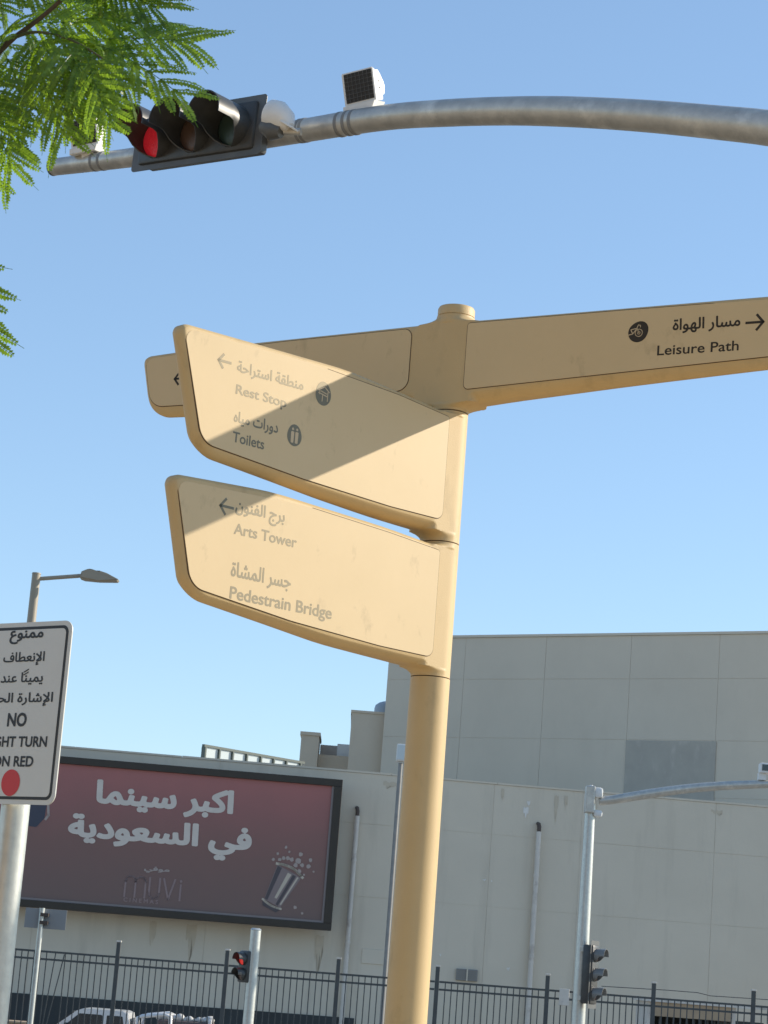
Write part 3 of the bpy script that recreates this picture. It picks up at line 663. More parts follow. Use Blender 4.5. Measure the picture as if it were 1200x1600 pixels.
# small sign seen from behind
sy_ = 28.0; s0 = at(66, 1420, sy_); g_ = terrain(sy_)
ssn = thing('traffic_sign', 'small grey sign plate seen from behind on a thin pale pole', 'road sign', (s0.x, sy_, g_))
obj('pole', TB([(0, 0, 0), (0, 0, s0.z - g_ + .01)], .034, 12), GALVF, ssn, smooth=True)
wL = at(38, 1435, sy_).x - s0.x; wR = at(103, 1435, sy_).x - s0.x
za, zb2 = at(70, 1420, sy_).z - g_, at(70, 1451, sy_).z - g_
obj('plate', B(wL, wR, .04, .045, zb2, za, bev=.002), mat('grey_sign_back', (.30, .31, .31), .45), ssn)
for q in (.3, .7): obj('bracket', B(-.01, .09, -.045, .038, za - (za - zb2) * q - .02, za - (za - zb2) * q + .02), RUST, ssn)

# ================================================================== SIGNAL HEAD (shared builder, heads along local x or z)
def visor_bm(r, L, seg=24, cut=.75):
    """open hood along -y: full ring at the back, bottom cut away to the front"""
    bm = bmesh.new(); rows = []
    for rr2 in (r, r * .95):
        row = []
        for j in range(9):
            f = j / 8; half = math.pi * (1 - .46 * min(1, f * 1.9))   # spans +-half around +z
            row.append([bm.verts.new((rr2 * math.sin(-half + 2 * half * k / seg), -L * f * (1 if rr2 == r else 1), rr2 * math.cos(-half + 2 * half * k / seg))) for k in range(seg + 1)])
        rows.append(row)
    for row in rows:
        for a, c in zip(row, row[1:]):
            for k in range(seg): bm.faces.new((a[k], a[k + 1], c[k + 1], c[k]))
    o_, i_ = rows
    for k in range(seg): bm.faces.new((o_[-1][k], o_[-1][k + 1], i_[-1][k + 1], i_[-1][k]))
    for j in range(8):
        bm.faces.new((o_[j][0], o_[j + 1][0], i_[j + 1][0], i_[j][0])); bm.faces.new((o_[j][-1], o_[j + 1][-1], i_[j + 1][-1], i_[j][-1]))
    return bm
def dome_bm(r, bulge):
    bm = bmesh.new(); rings = []
    for j in range(6):
        a = j / 6 * math.pi / 2; rings.append([bm.verts.new((r * math.cos(a) * math.cos(t * math.pi / 14), -bulge * math.sin(a), r * math.cos(a) * math.sin(t * math.pi / 14))) for t in range(28)])
    tip = bm.verts.new((0, -bulge, 0))
    for a, c in zip(rings, rings[1:]):
        for k in range(28): bm.faces.new((a[k], a[(k + 1) % 28], c[(k + 1) % 28], c[k]))
    for k in range(28): bm.faces.new((rings[-1][k], rings[-1][(k + 1) % 28], tip))
    return bm
def signal(t, lenses, spacing, horizontal, r=.145, visor=.30, plate=True, M=Matrix.Identity(4), housing=BLACKP, vcap=None):
    n = len(lenses); half = spacing * n / 2 + .01
    if horizontal: hb = B(-half, half, 0, .20, -r - .03, r + .03, bev=.03)
    else: hb = B(-r - .03, r + .03, 0, .20, -half, half, bev=.03)
    bmesh.ops.transform(hb, matrix=M, verts=hb.verts); obj('housing', hb, housing, t, smooth=True)
    if plate:
        e = .075
        pl = rr_(-half - e, half + e, -r - e, r + e, .03) if horizontal else rr_(-r - e, r + e, -half - e, half + e, .03)
        bm = PR(pl, .03, .035); bmesh.ops.transform(bm, matrix=M, verts=bm.verts); obj('backplate', bm, BACKPL, t)
    for i, lm in enumerate(lenses):
        c = (i - (n - 1) / 2) * spacing; T = M @ Matrix.Translation((c, 0, 0) if horizontal else (0, 0, -c))
        obj('lens', dome_bm(r * .93, .03), lm, t, T @ Matrix.Translation((0, -.002, 0)), smooth=True)
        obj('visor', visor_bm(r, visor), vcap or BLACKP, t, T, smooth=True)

# ================================================================== NEAR SIGNAL MAST ARM
AB = 38.0
aY = 16.7; ao = at(372, 222, aY)
e_ = Vector((math.cos(R(AB)), -math.sin(R(AB)), 0)); 
AFm = Frame(ao, e_)
def on_arm(px, py): 
    x, z = AFm.px(px, py); return ao + e_ * x + Vector((0, 0, z))
cl = [(85, 261, 27), (200, 247, 30), (330, 228, 34), (470, 205, 37), (600, 184, 40), (700, 176.5, 43), (790, 173.5, 45), (870, 174, 47.5), (950, 177.5, 49), (1030, 183, 51), (1110, 190.5, 53), (1200, 200, 56)]
pts, rad = [], []
for x, y, d in cl:
    p = on_arm(x, y); pts.append(p); rad.append(d / 2 * (p - CP).dot(FW) / FPX)
# carry on beyond the frame: bend down to the footing
d = (pts[-1] - pts[-2]).normalized(); p = pts[-1].copy(); ang = math.asin(d.z); r_ = rad[-1]; L = .35
while ang > R(-88):
    ang -= R(4.2); p = p + (e_ * math.cos(ang) + Vector((0, 0, math.sin(ang)))) * L; pts.append(p.copy()); r_ += .002; rad.append(r_)
g_ = terrain(p.y); foot = Vector((p.x, p.y, g_)); pts.append(p + (foot - p) * .5); pts.append(foot); rad += [r_ + .01, r_ + .02]
# smooth with catmull-rom
def cr(P, Rr, k=5):
    o, q = [], []
    for i in range(len(P) - 1):
        a, b_, c, d_ = P[max(i - 1, 0)], P[i], P[i + 1], P[min(i + 2, len(P) - 1)]
        for j in range(k):
            t = j / k; o.append(.5 * ((2 * b_) + (c - a) * t + (2 * a - 5 * b_ + 4 * c - d_) * t * t + (3 * b_ - a - 3 * c + d_) * t ** 3)); q.append(Rr[i] + (Rr[i + 1] - Rr[i]) * t)
    o.append(P[-1]); q.append(Rr[-1]); return o, q
pts2, rad2 = cr(pts, rad)
mast = thing('signal_mast', 'curved galvanised signal mast arching over the road across the top of the picture', 'signal mast', foot)
Mi = Matrix.Translation(-foot)
bm = bmesh.new(); tube(bm, pts2, rad2, 36); bmesh.ops.transform(bm, matrix=Mi, verts=bm.verts); obj('curved_arm', bm, GALV, mast, smooth=True)
bm = B(-.35, .35, -.35, .35, 0, .04, bev=.01); obj('base_plate', bm, GALV, mast)
pe = pts[0]; dd = (pts[1] - pts[0]).normalized()
bm = TB([pe - dd * .02, pe + dd * .0], [rad[0] * 1.03, rad[0] * 1.03], 30); bmesh.ops.transform(bm, matrix=Mi, verts=bm.verts); obj('end_cap', bm, BACKPL, mast, smooth=True)
DARKB = mat('dull_steel_band', (.22, .22, .21), .6)
def band(px, py, r, wd=.03):
    p = on_arm(px, py); q = on_arm(px + 6, py - .9); d = (q - p).normalized()
    bm = bmesh.new(); tube(bm, [p - d * wd / 2, p - d * wd * .4, p + d * wd * .4, p + d * wd / 2], [r - .004, r, r, r - .004], 32, caps=False); bmesh.ops.transform(bm, matrix=Mi, verts=bm.verts); obj('clamp_band', bm, DARKB, mast, smooth=True)
def rloc(px): return float(np.interp(px, [c[0] for c in cl], rad[:len(cl)]))
for x, y in ((534, 194.5), (546, 192.5), (556, 191), (478, 203.5), (472, 204.5)): band(x, y, rloc(x) + .004)
for x, y in ((150, 253), (162, 251.5)): band(x, y, rloc(x) + .004)
# near signal head
hc = at(305, 207, aY + .25 - .3)
tilt = math.atan2((on_arm(410, 215) - on_arm(200, 247)).z, (on_arm(410, 215) - on_arm(200, 247)).dot(e_))
HM = Frame(hc, e_).M @ Matrix.Rotation(-tilt, 4, 'Y')
sg = thing('traffic_light', 'large horizontal black traffic light with red lit, hanging on the curved mast by the leaves', 'traffic light', HM)
signal(sg, [REDL, AMBL, GRNL], .40, True, r=.168, visor=.36)
obj('bracket', B(-.04, .04, .2, .34, -.10, .06, bev=.01), GALV, sg)
# detector camera with sun shield right of it
dc = at(436, 186, 16.0)
dt = thing('detector_camera', 'white rounded detector with sunlit shield just right of the near traffic light', 'camera', Frame(dc, (math.cos(R(30)), -math.sin(R(30)), 0)).M @ Matrix.Rotation(R(20), 4, 'Y') @ Matrix.Scale(.78, 4))
bm = bmesh.new(); tube(bm, [(-.12, 0, .02), (-.11, 0, .02), (-.03, 0, .02), (.08, 0, -.01), (.16, 0, -.05)], [.06, .15, .155, .12, .05], 24); obj('housing', bm, WHITEP, dt, smooth=True)
obj('sun_shield', B(.02, .26, -.10, .10, -.02, .0, M=Matrix.Rotation(R(12), 4, 'Y'), bev=.006), WHITEP, dt)
bm = bmesh.new(); tube(bm, [(-.12, -.02, -.10), (.0, -.02, -.13), (.10, -.02, -.12)], [.08, .10, .06], 20); obj('dark_body', bm, BACKPL, dt, smooth=True)
obj('mount', TB([(.1, .02, -.1), (.26, .06, -.05)], .035, 12), GALV, dt, smooth=True)
# box illuminators
def illum(label, px, py, Y, yaw, tip, s=1.0, rl=0):
    c = at(px, py, Y)
    M = Frame(c, (math.cos(R(yaw)), -math.sin(R(yaw)), 0)).M @ Matrix.Rotation(R(rl), 4, 'Y') @ Matrix.Rotation(R(tip), 4, 'X')
    t = thing('illuminator_box', label, 'camera light', M, 'box units clamped on the near mast')
    w_, h_ = .125 * s, .115 * s
    bm = bmesh.new()
    fr = [(-w_, -.0, -h_), (w_, 0, -h_), (w_, 0, h_), (-w_, 0, h_)]; bk = [(-w_ * .8, .16, -h_ * .8), (w_ * .8, .16, -h_ * .8), (w_ * .8, .16, h_ * .8), (-w_ * .8, .16, h_ * .8)]
    a = [bm.verts.new(v) for v in fr]; c_ = [bm.verts.new(v) for v in bk]
    bm.faces.new(a); bm.faces.new(c_[::-1])
    for i in range(4): bm.faces.new((a[i], a[(i + 1) % 4], c_[(i + 1) % 4], c_[i]))
    bmesh.ops.bevel(bm, geom=list(bm.edges), offset=.006, segments=2, affect='EDGES'); obj('housing', bm, WHITEP, t, smooth=True)
    gr = obj('lamp_grid', B(-w_ + .025, w_ - .012, -.006, .004, -h_ + .022, h_ - .014), LEDG, t)
    n = 7
    for i in range(1, n):
        x_ = -w_ + .025 + (2 * w_ - .037) * i / n; obj('grid_rib', B(x_ - .0018, x_ + .0018, -.010, -.006, -h_ + .022, h_ - .014), LEDR, gr)
        z_ = -h_ + .022 + (2 * h_ - .036) * i / n; obj('grid_rib', B(-w_ + .025, w_ - .012, -.0125, -.0102, z_ - .0018, z_ + .0018), LEDR, gr)
    obj('lower_cowl', PR([(-w_ * 1.05, -h_ - .05), (-w_, -h_ + .0), (w_, -h_ + .0), (w_ * .8, -h_ - .05)], -.03, .13, .006), WHITEP, t)
    sd = PR(round_poly([(0.0, -h_ * .75), (0.0, h_ * .85), (.09, h_ * .9), (.15, h_ * .3), (.165, 0), (.15, -h_ * .5)], .01, 3), 0, .03, .004)
    bmesh.ops.transform(sd, matrix=Matrix.Translation((w_ * .95, .0, 0)) @ Matrix.Rotation(R(90), 4, 'Z'), verts=sd.verts); sde = obj('side_bracket', sd, WHITEP, t)
    for q in (.03, -.02): obj('bolt', TB([(w_ * .9 , .09, q), (w_ * .95 + .008, .09, q)], .008, 8), GALV, sde)
    obj('foot', B(-.05, .06, .02, .12, -h_ - .10, -h_ - .052), WHITEP, t)
    return t
illum('white box with square black lamp grid standing alone on the curved mast', 560, 136, 15.95, 33, 15, 1.12, -4)
illum('white box with black lamp grid half hidden behind the leaves at the mast tip', 130, 207, 17.6, 25, 12, 1.05, -6)

# ================================================================== FAR SIGNAL MAST AND HEADS
FYm = 40.0; fg4 = terrain(FYm); ft_ = at(924, 1232, FYm)
fm = thing('signal_mast', 'distant pale signal mast with gently curved arm in front of the wall at right', 'signal mast', (ft_.x, FYm, fg4))
Hm = ft_.z - fg4
obj('pole', TB([(0, 0, 0), (0, 0, Hm * .5), (0, 0, Hm)], [.125, .115, .085], 22), GALVF, fm, smooth=True)
obj('pole_cap', TB([(0, 0, Hm), (0, 0, Hm + .06)], [.06, .02], 16), WHITEP, fm, smooth=True)
ap = []
for x, y in ((936, 1252), (960, 1249), (1010, 1241), (1060, 1234), (1110, 1229), (1160, 1226.5), (1210, 1225), (1290, 1224), (1380, 1228)):
    q = at(x, y, FYm); ap.append(Vector((q.x - ft_.x, 0, q.z - fg4)))
ap2, ar2 = cr(ap, [.075, .078, .085, .082, .08, .075, .07, .065, .06])
bm = bmesh.new(); tube(bm, ap2, ar2, 18); obj('curved_arm', bm, GALV, fm, smooth=True)
jz = at(930, 1245, FYm).z - fg4
obj('joint_collar', B(.03, .20, -.13, .13, jz - .02, jz + .16, bev=.04), WHITEP, fm, smooth=True)
obj('joint_collar', B(.05, .21, -.12, .12, jz - .36, jz - .24, bev=.04), WHITEP, fm, smooth=True)
obj('joint_plate', B(-.10, .06, -.15, .15, jz - .30, jz + .18, bev=.02), GALV, fm)
fs = at(930, 1523, FYm - .3)
sgf = thing('traffic_light', 'distant black vertical traffic light side-on, on the pale mast at right', 'traffic light', Frame(fs, (math.cos(R(-62)), -math.sin(R(-62)), 0)).M)
signal(sgf, [AMBL, AMBL, AMBL], .33, False, r=.118, visor=.19, plate=True, vcap=mat('sunlit_visor', (.20, .20, .19), .3))  # lighter colour on these visors stands in for their sunlit tops
obj('bracket', B(-.04, .04, .2, .3, -.45, -.38), GALV, sgf); obj('bracket', B(-.04, .04, .2, .3, .38, .45), GALV, sgf)
fc = at(1195, 1207, FYm)
t = thing('detector_camera', 'small pale camera unit on the far mast arm at the right picture edge', 'camera', (fc.x, FYm, fc.z))
obj('housing', B(-.10, .18, -.12, .12, -.02, .16, bev=.02), WHITEP, t); obj('lens_face', B(-.07, .15, -.128, -.121, .02, .13), CGLASS, t); obj('foot', B(-.12, .02, -.05, .05, -.14, -.021), WHITEP, t)

# pedestal pole and small signal
PY = 38.0; pt_ = at(400, 1453, PY); pg = terrain(PY)
pp = thing('signal_pole', 'short galvanised pole in front of the fence below the billboard', 'pole', (pt_.x, PY, pg))
obj('pole', TB([(0, 0, 0), (0, 0, pt_.z - pg)], [.092, .088], 22), GALVF, pp, smooth=True)
obj('pole_cap', TB([(0, 0, pt_.z - pg), (0, 0, pt_.z - pg + .03)], [.10, .06], 22), GALVF, pp, smooth=True)
obj('base_plate', B(-.2, .2, -.2, .2, 0, .03, bev=.01), GALV, pp)
psc = at(379, 1510, PY)
psg = thing('traffic_light', 'small two-lamp signal with dim red light on the short pole by the fence', 'traffic light', Frame(psc, (math.cos(R(52)), -math.sin(R(52)), 0)).M)
REDS = mat('small_red_lens', (0.45, 0.03, 0.03), 0.3, emit=((1, .05, .03), .25))
signal(psg, [REDS, AMBL], .25, False, r=.105, visor=.15, plate=False)
obj('bracket', B(-.03, .03, .2, .27, -.25, -.2), GALV, psg); obj('bracket', B(-.03, .03, .2, .27, .2, .25), GALV, psg)

# ================================================================== FINGERPOST
PX, PYY = 0.238, 9.0
RP = .0785; TT = .038; RB = .026
fp = thing('fingerpost', 'tan metal wayfinding signpost with three sign boards and Arabic and English lettering', 'signpost', (PX, PYY, 0))
bm = bmesh.new(); tube(bm, [(0, 0, 0), (0, 0, 1.3), (0, 0, 2.826)], [.0865, .0845, .0800], 72); obj('post', bm, TAN, fp, smooth=True)
obj('base_flange', TB([(0, 0, 0.001), (0, 0, .02), (0, 0, .03)], [.16, .16, .09], 48), TAN, fp, smooth=True)
for zz in (2.826, 3.3785, 3.9285): obj('joint_ring', TB([(0, 0, zz), (0, 0, zz + .0045)], .074, 48), GROOVE, fp, smooth=True)
def smax(a, b_, k=.016):
    h = max(k - abs(a - b_), 0) / k; return max(a, b_) + h * h * k * .25
def Tf(u):                                                   # half thickness of a blade, tapering to its tip
    return RP - .0447 * max(0, u - .01) / 1.39
def lerp_tab(tab):
    def f(u):
        if u <= tab[0][0]: return tab[0][1]
        for (a, za), (b_, zb) in zip(tab, tab[1:]):
            if u <= b_: return za + (zb - za) * (u - a) / (b_ - a)
        return tab[-1][1]
    return lambda u: (f(u - .06) + f(u) * 2 + f(u + .06)) / 4
def smin_(a, b_, k=.02): return -smax(-a, -b_, k) if a > 0 else 0.0
def edge(T, w, e, dz):
    if dz >= e: return T
    q = 1 - max(0, dz) / e
    return T - w * (.38 * q + .62 * (1 - math.sqrt(max(0, 1 - q * q))))
def board(zs0, zs1, left=None, right=None, fl=.055):
    """one cast body: sleeve round the post flaring into tapered blade(s), as a height field y = h(x, z) mirrored front to back"""
    xs = set()
    for s, D in ((-1, left), (1, right)):
        for k in range(17): xs.add(round(s * RP * math.sin(math.pi / 2 * k / 16), 6))
        if D:
            for k in range(1, 22): xs.add(round(s * (RP + (.24 - RP) * (k / 21) ** 1.4), 6))
            for k in range(1, 16): xs.add(round(s * (.24 + (D['tip'] - .12 - .24) * k / 15), 6))
            for dl in (.105, .09, .077, .065, .054, .044, .036, .029, .0225, .018, .0135, .0095, .006, .0035, .0015, .0003): xs.add(round(s * (D['tip'] - dl), 6))
    rows = []
    for x in sorted(xs):
        D = right if (x > 0 and right) or (x >= 0 and not left) else left
        if (x > 1e-9 and not right) or (x < -1e-9 and not left): D = None
        u = abs(x)
        if D is None:
            h = math.sqrt(max(RP * RP - u * u, 1e-7)); zl = [(zs0 + (zs1 - zs0) * k / 40, h) for k in range(41)]
            DD = left or right
            f0, f1 = DD['zb'](0), DD['zt'](0); zl = []
            zc0, zc1 = f0 + DD['eb'], f1 - DD['et']
            zz = [zs0 + (zc0 - zs0) * k / 14 for k in range(14)] + [zc0 + (zc1 - zc0) * k / 12 for k in range(12)] + [zc1 + (zs1 - zc1) * k / 12 for k in range(13)]
            rows.append([(x, h, z) for z in zz]); continue
        zb, zt = D['zb'](u), D['zt'](u); T = Tf(u); sh = 0; dl = D['tip'] - u
        if u < RP: z0, z1 = zs0, zs1
        elif u < RP + fl:
            q = math.sqrt(1 - (1 - (u - RP) / fl) ** 2); z0, z1 = zs0 + (zb - zs0) * q, zs1 + (zt - zs1) * q
        else: z0, z1 = zb, zt
        if dl < .022: T = edge(T, T - .006, .022, dl)
        for c, lo in ((D['cb'], 1), (D['ct'], 0)):
            if dl < c:
                e = c - math.sqrt(max(c * c - (c - dl) ** 2, 0)); e *= .92
                if lo: zb += e; z0 += e
                else: zt -= e; z1 -= e
        eb, et = min(D['eb'], (zt - zb) * .4), min(D['et'], (zt - zb) * .4)
        zc0, zc1 = zb + eb, zt - et
        zz = [z0 + (zc0 - z0) * k / 14 for k in range(14)] + [zc0 + (zc1 - zc0) * k / 12 for k in range(12)] + [zc1 + (z1 - zc1) * k / 12 for k in range(13)]
        zb_, zt_ = D['zb'](u), D['zt'](u); row = []
        for z in zz:
            q0 = (z - zs0) / max(zb_ - zs0, 1e-4); q1 = (zs1 - z) / (zs1 - zt_ if abs(zs1 - zt_) > 1e-4 else 1e-4)
            rz = RP
            if 0 <= q0 <= 1: rz = RP + fl * (1 - math.sqrt(1 - q0 * q0))
            elif q0 > 1 and z < (zb_ + zt_) / 2: rz = RP + fl
            if zs1 > zt_:
                if 0 <= q1 <= 1: rz = RP + fl * (1 - math.sqrt(1 - q1 * q1))
                elif q1 > 1 and z >= (zb_ + zt_) / 2: rz = RP + fl
            cy = math.sqrt(max(min(rz, RP + fl) ** 2 - u * u, 0)) if u < RP + fl else 0
            inside = (z >= zb - 1e-6 and z <= zt + 1e-6)
            if inside:
                sl_ = T
                if z < zc0: sl_ = edge(T, min(D['wb'], T - .004), eb, z - zb)
                elif z > zc1: sl_ = edge(T, min(D['wt'], T - .004), et, zt - z)
                base = math.sqrt(max(RP * RP - u * u, 0))
                h = min(smax(smax(base, sl_, .010), smin_(cy, T), .014), T)
            else: h = smax(smin_(cy, T), math.sqrt(max(RP * RP - u * u, 0)), .010)
            zm = (zb_ + zt_) / 2; sh = ss(.35, D['tip'] - .12, u) * D['slant'] * (-1 if x < 0 else 1)
            row.append((x + sh * (z - zm), max(h, .0015), z))
        rows.append(row)
    bm = bmesh.new(); Fv = [[bm.verts.new((p[0], -p[1], p[2])) for p in row] for row in rows]; Bv = [[bm.verts.new((p[0], p[1], p[2])) for p in row] for row in rows]
    n = len(Fv[0])
    for i in range(len(Fv) - 1):
        for k in range(n - 1):
            bm.faces.new((Fv[i][k], Fv[i + 1][k], Fv[i + 1][k + 1], Fv[i][k + 1])); bm.faces.new((Bv[i][k], Bv[i][k + 1], Bv[i + 1][k + 1], Bv[i + 1][k]))
        bm.faces.new((Fv[i][0], Bv[i][0], Bv[i + 1][0], Fv[i + 1][0])); bm.faces.new((Fv[i][-1], Fv[i + 1][-1], Bv[i + 1][-1], Bv[i][-1]))
    for i in (0, -1): bm.faces.new(Fv[i] + Bv[i][::-1])
    bmesh.ops.remove_doubles(bm, verts=bm.verts, dist=1e-5)
    return bm
def taper(o):                                                # lay a flat piece modelled at y ~ 0 onto the tapered blade face
    for v in o.data.vertices: v.co.y -= Tf(abs(v.co.x))
    return o
def face(parent, corners, radii):
    gp = round_poly(corners, radii, 12)
    taper(obj('face_seam', PR([(x, z) for x, z in round_poly(off_poly(corners, .0032), [r + .0032 for r in radii], 12)], -.0008, .004), GROOVE, parent))
    return taper(obj('face_panel', PR(gp, -.0032, .003, .0012), TANP, parent))
def off_poly(c, d):
    n = len(c); out_ = []
    for i in range(n):
        p, q, s = Vector(c[i - 1]), Vector(c[i]), Vector(c[(i + 1) % n]); a = (q - p).normalized(); b_ = (s - q).normalized()
        na = Vector((-a.y, a.x)); nb_ = Vector((-b_.y, b_.x)); v = (na + nb_); v = v / v.dot(na) 
        out_.append((q.x + v.x * d, q.y + v.y * d))
    return out_
FO = -.0037
FP = -.058

def blob(F, cx, cz, s, corner, parent, sx=1.0):
    """round disc with one corner squeezed to an egg, corner = direction in degrees"""
    p = []
    for k in range(48):
        a = 2 * math.pi * k / 48; r = s * (1 + .22 * max(0, math.cos(a - R(corner))) ** 3); p.append((cx + r * math.cos(a) * sx, cz + r * math.sin(a)))
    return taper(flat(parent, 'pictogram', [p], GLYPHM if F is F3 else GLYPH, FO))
a = 30.; F3 = Frame((PX, PYY, 0), (math.cos(R(a)), -math.sin(R(a)), 0))
# --- lower and middle blades (to the left, coming nearer)
def fin(zs0, zs1, D, mb, mt, tf):
    a = 42.; F = Frame((PX, PYY, 0), (math.cos(R(a)), math.sin(R(a)), 0))
    Ml = Matrix.Translation((-PX, -PYY, 0)) @ F.M
    arm = obj('sign_board', board(zs0, zs1, left=D), TAN, fp, Ml, smooth=True)
    tip = D['tip']; zm = (D['zb'](tip) + D['zt'](tip)) / 2
    def xl_(z): return -(tip - tf) - D['slant'] * (z - zm)
    # outline of the face: bottom curve, tip, top curve, rounded
    zB, zT = D['zb'](tip) + mb[1], D['zt'](tip) - mt
    cs = [(xl_(zB), zB), (xl_(zT), zT), (-.8, D['zt'](.8) - mt), (-.35, D['zt'](.35) - mt), (-.072, D['zt'](.072) - mt), (-.072, D['zb'](.07) + mb[0] + .004), (-.35, D['zb'](.35) + mb[0]), (-.8, D['zb'](.8) + mb[1] + .3 * (mb[0] - mb[1]))]
    face(arm, cs, [.085, .038, .9, .9, .012, .035, .9, .9])
    return F, arm
D1 = dict(tip=1.372, slant=.31, zb=lerp_tab([(.12, 3.417), (.35, 3.422), (.73, 3.440), (1.37, 3.487)]), zt=lerp_tab([(.06, 3.908), (.2, 3.926), (.6, 3.966), (1.4, 3.957)]), cb=.10, ct=.055, eb=.032, et=.014, wb=.05, wt=.02)
D2 = dict(tip=1.352, slant=.28, zb=lerp_tab([(.12, 2.862), (.6, 2.879), (1.1, 2.924), (1.4, 2.955)]), zt=lerp_tab([(.06, 3.354), (.35, 3.380), (.89, 3.410), (1.4, 3.384)]), cb=.10, ct=.055, eb=.024, et=.016, wb=.04, wt=.022)
F1, A1 = fin(3.383, 3.9285, D1, (.042, .040), .020, .022)
F2, A2 = fin(2.8305, 3.3785, D2, (.034, .034), .022, .022)
def LT(A, F, s_, a, b_, h_, ar_, bd=.02):
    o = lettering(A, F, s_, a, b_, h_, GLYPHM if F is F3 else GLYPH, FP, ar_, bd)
    for v in o.data.vertices: v.co.y = FO
    return taper(o)
LT(A1, F1, 'منطقة استراحة', (374, 573), (475, 604), .058, True, .022)
LT(A1, F1, 'Rest Stop', (372, 609), (449, 632), .050, False, .018)
LT(A1, F1, 'دورات مياه', (369, 651), (436, 671.5), .056, True, .022)
LT(A1, F1, 'Toilets', (367, 681), (415, 694.5), .041, False, .018)
def arrow(A, F, pa, pb_, h, left=True):
    xa, za = F.px(*pa, FP); xb, zb = F.px(*pb_, FP); z = (za + zb) / 2; q = h * .5
    if left: P = stroke([(xa + .004, z), (xb, z)], .010) + stroke([(xa + q * .95, z + q), (xa + .003, z), (xa + q * .95, z - q)], .010)
    else: P = stroke([(xa, z), (xb - .004, z)], .010) + stroke([(xb - q * .95, z + q), (xb - .003, z), (xb - q * .95, z - q)], .010)
    P2 = []
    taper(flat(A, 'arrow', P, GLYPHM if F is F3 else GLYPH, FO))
def TPM(A, P, m_, off): return taper(flat(A, 'pictogram_mark', P, m_, off))
arrow(A1, F1, (345, 561), (364, 566.5), .050)
cx_, cz_ = F1.px(505, 617, FP); ic = blob(F1, cx_, cz_, .043, 95, A1, .9)
k = .043
TPM(A1, stroke([(cx_ - .6 * k, cz_ + .35 * k), (cx_ + .1 * k, cz_ + .75 * k), (cx_ + .65 * k, cz_ + .35 * k)], .0045) + stroke([(cx_ - .55 * k, cz_ + .1 * k), (cx_ + .5 * k, cz_ - .1 * k)], .0045)
     + stroke([(cx_ - .45 * k, cz_ + .35 * k), (cx_ - .45 * k, cz_ - .0 * k)], .004) + stroke([(cx_ + .5 * k, cz_ + .3 * k), (cx_ + .5 * k, cz_ - .5 * k)], .004) + stroke([(cx_ - .1 * k, cz_ - .1 * k), (cx_ - .1 * k, cz_ - .6 * k)], .004) + stroke([(cx_ - .3 * k, cz_ + .3 * k), (cx_ + .35 * k, cz_ + .15 * k)], .004), GLYPHL, FO - .0006)
cx_, cz_ = F1.px(461, 680.5, FP); ic = blob(F1, cx_, cz_ - .003, .0385, 95, A1, .92)
k = .040
P = []
for q in (-1, 1):
    P.append(circ(cx_ + q * .26 * k, cz_ + .62 * k, .13 * k, 12)); P.append(round_poly([(cx_ + (q * .26 - .17) * k, cz_ - .75 * k), (cx_ + (q * .26 - .20) * k, cz_ + .38 * k), (cx_ + (q * .26 + .20) * k, cz_ + .38 * k), (cx_ + (q * .26 + .17) * k, cz_ - .75 * k)], .1 * k, 3))
TPM(A1, P, GLYPHL, FO - .0006)
arrow(A2, F2, (347, 788.5), (367, 794), .056)
LT(A2, F2, 'برج الفنون', (371, 793), (446, 811.5), .072, True, .024)
LT(A2, F2, 'Arts Tower', (369, 824), (464, 849), .043, False, .018)
LT(A2, F2, 'جسر المشاة', (364, 891), (455, 912), .075, True, .022)
LT(A2, F2, 'Pedestrain Bridge', (362, 927), (517, 962.5), .062, False, .018)
# --- top blade pair
DL = dict(tip=1.545, slant=.25, zb=lerp_tab([(.12, 3.960), (.3, 3.968), (1.5, 3.998)]), zt=lerp_tab([(.1, 4.306), (1.2, 4.297), (1.6, 4.280)]), cb=.10, ct=.055, eb=.040, et=.010, wb=.05, wt=.02)
DR = dict(tip=1.66, slant=.25, zb=lerp_tab([(.12, 3.958), (.3, 3.972), (.85, 4.001), (1.4, 4.029), (1.7, 4.04)]), zt=lerp_tab([(.1, 4.306), (1.4, 4.318), (1.7, 4.315)]), cb=.10, ct=.055, eb=.040, et=.010, wb=.05, wt=.02)
A3 = obj('sign_board', board(3.9335, 4.343, DL, DR, fl=.075), TAN, fp, Matrix.Translation((-PX, -PYY, 0)) @ F3.M, smooth=True)
def face2(D, s):
    tip = D['tip']; zm = (D['zb'](tip) + D['zt'](tip)) / 2; zT, zB = D['zt'](tip) - .014, D['zb'](tip) + .044
    x_ = lambda z: (tip - .024) + D['slant'] * (z - zm); i = .165 if s < 0 else .10
    if s > 0: cs = [(i, D['zb'](i) + .052), (i, D['zt'](i) - .014), (.8, D['zt'](.8) - .014), (x_(zT), zT), (x_(zB), zB), (.8, D['zb'](.8) + .046)]; face(A3, cs, [.02, .012, .9, .04, .085, .9])
    else: cs = [(-x_(zB), zB), (-x_(zT), zT), (-.8, D['zt'](.8) - .014), (-i, D['zt'](i) - .016), (-i, D['zb'](i) + .062), (-.8, D['zb'](.8) + .050)]; face(A3, cs, [.085, .04, .9, .035, .05, .9])
face2(DL, -1); face2(DR, 1)
obj('post_cap', TB([(0, 0, 4.343), (0, 0, 4.3445), (0, 0, 4.3455), (0, 0, 4.347), (0, 0, 4.377), (0, 0, 4.386), (0, 0, 4.390)], [.0765, .0765, .0745, .0775, .0775, .073, .058], 64), TAN, fp, smooth=True)
LT(A3, F3, 'مسار الهواة', (1050, 508.5), (1154.5, 501.5), .062, True, .024)
LT(A3, F3, 'Leisure Path', (1026, 547.5), (1152, 537.5), .041, False, .012)
arrow(A3, F3, (1164, 502.5), (1191, 500.5), .058, False)
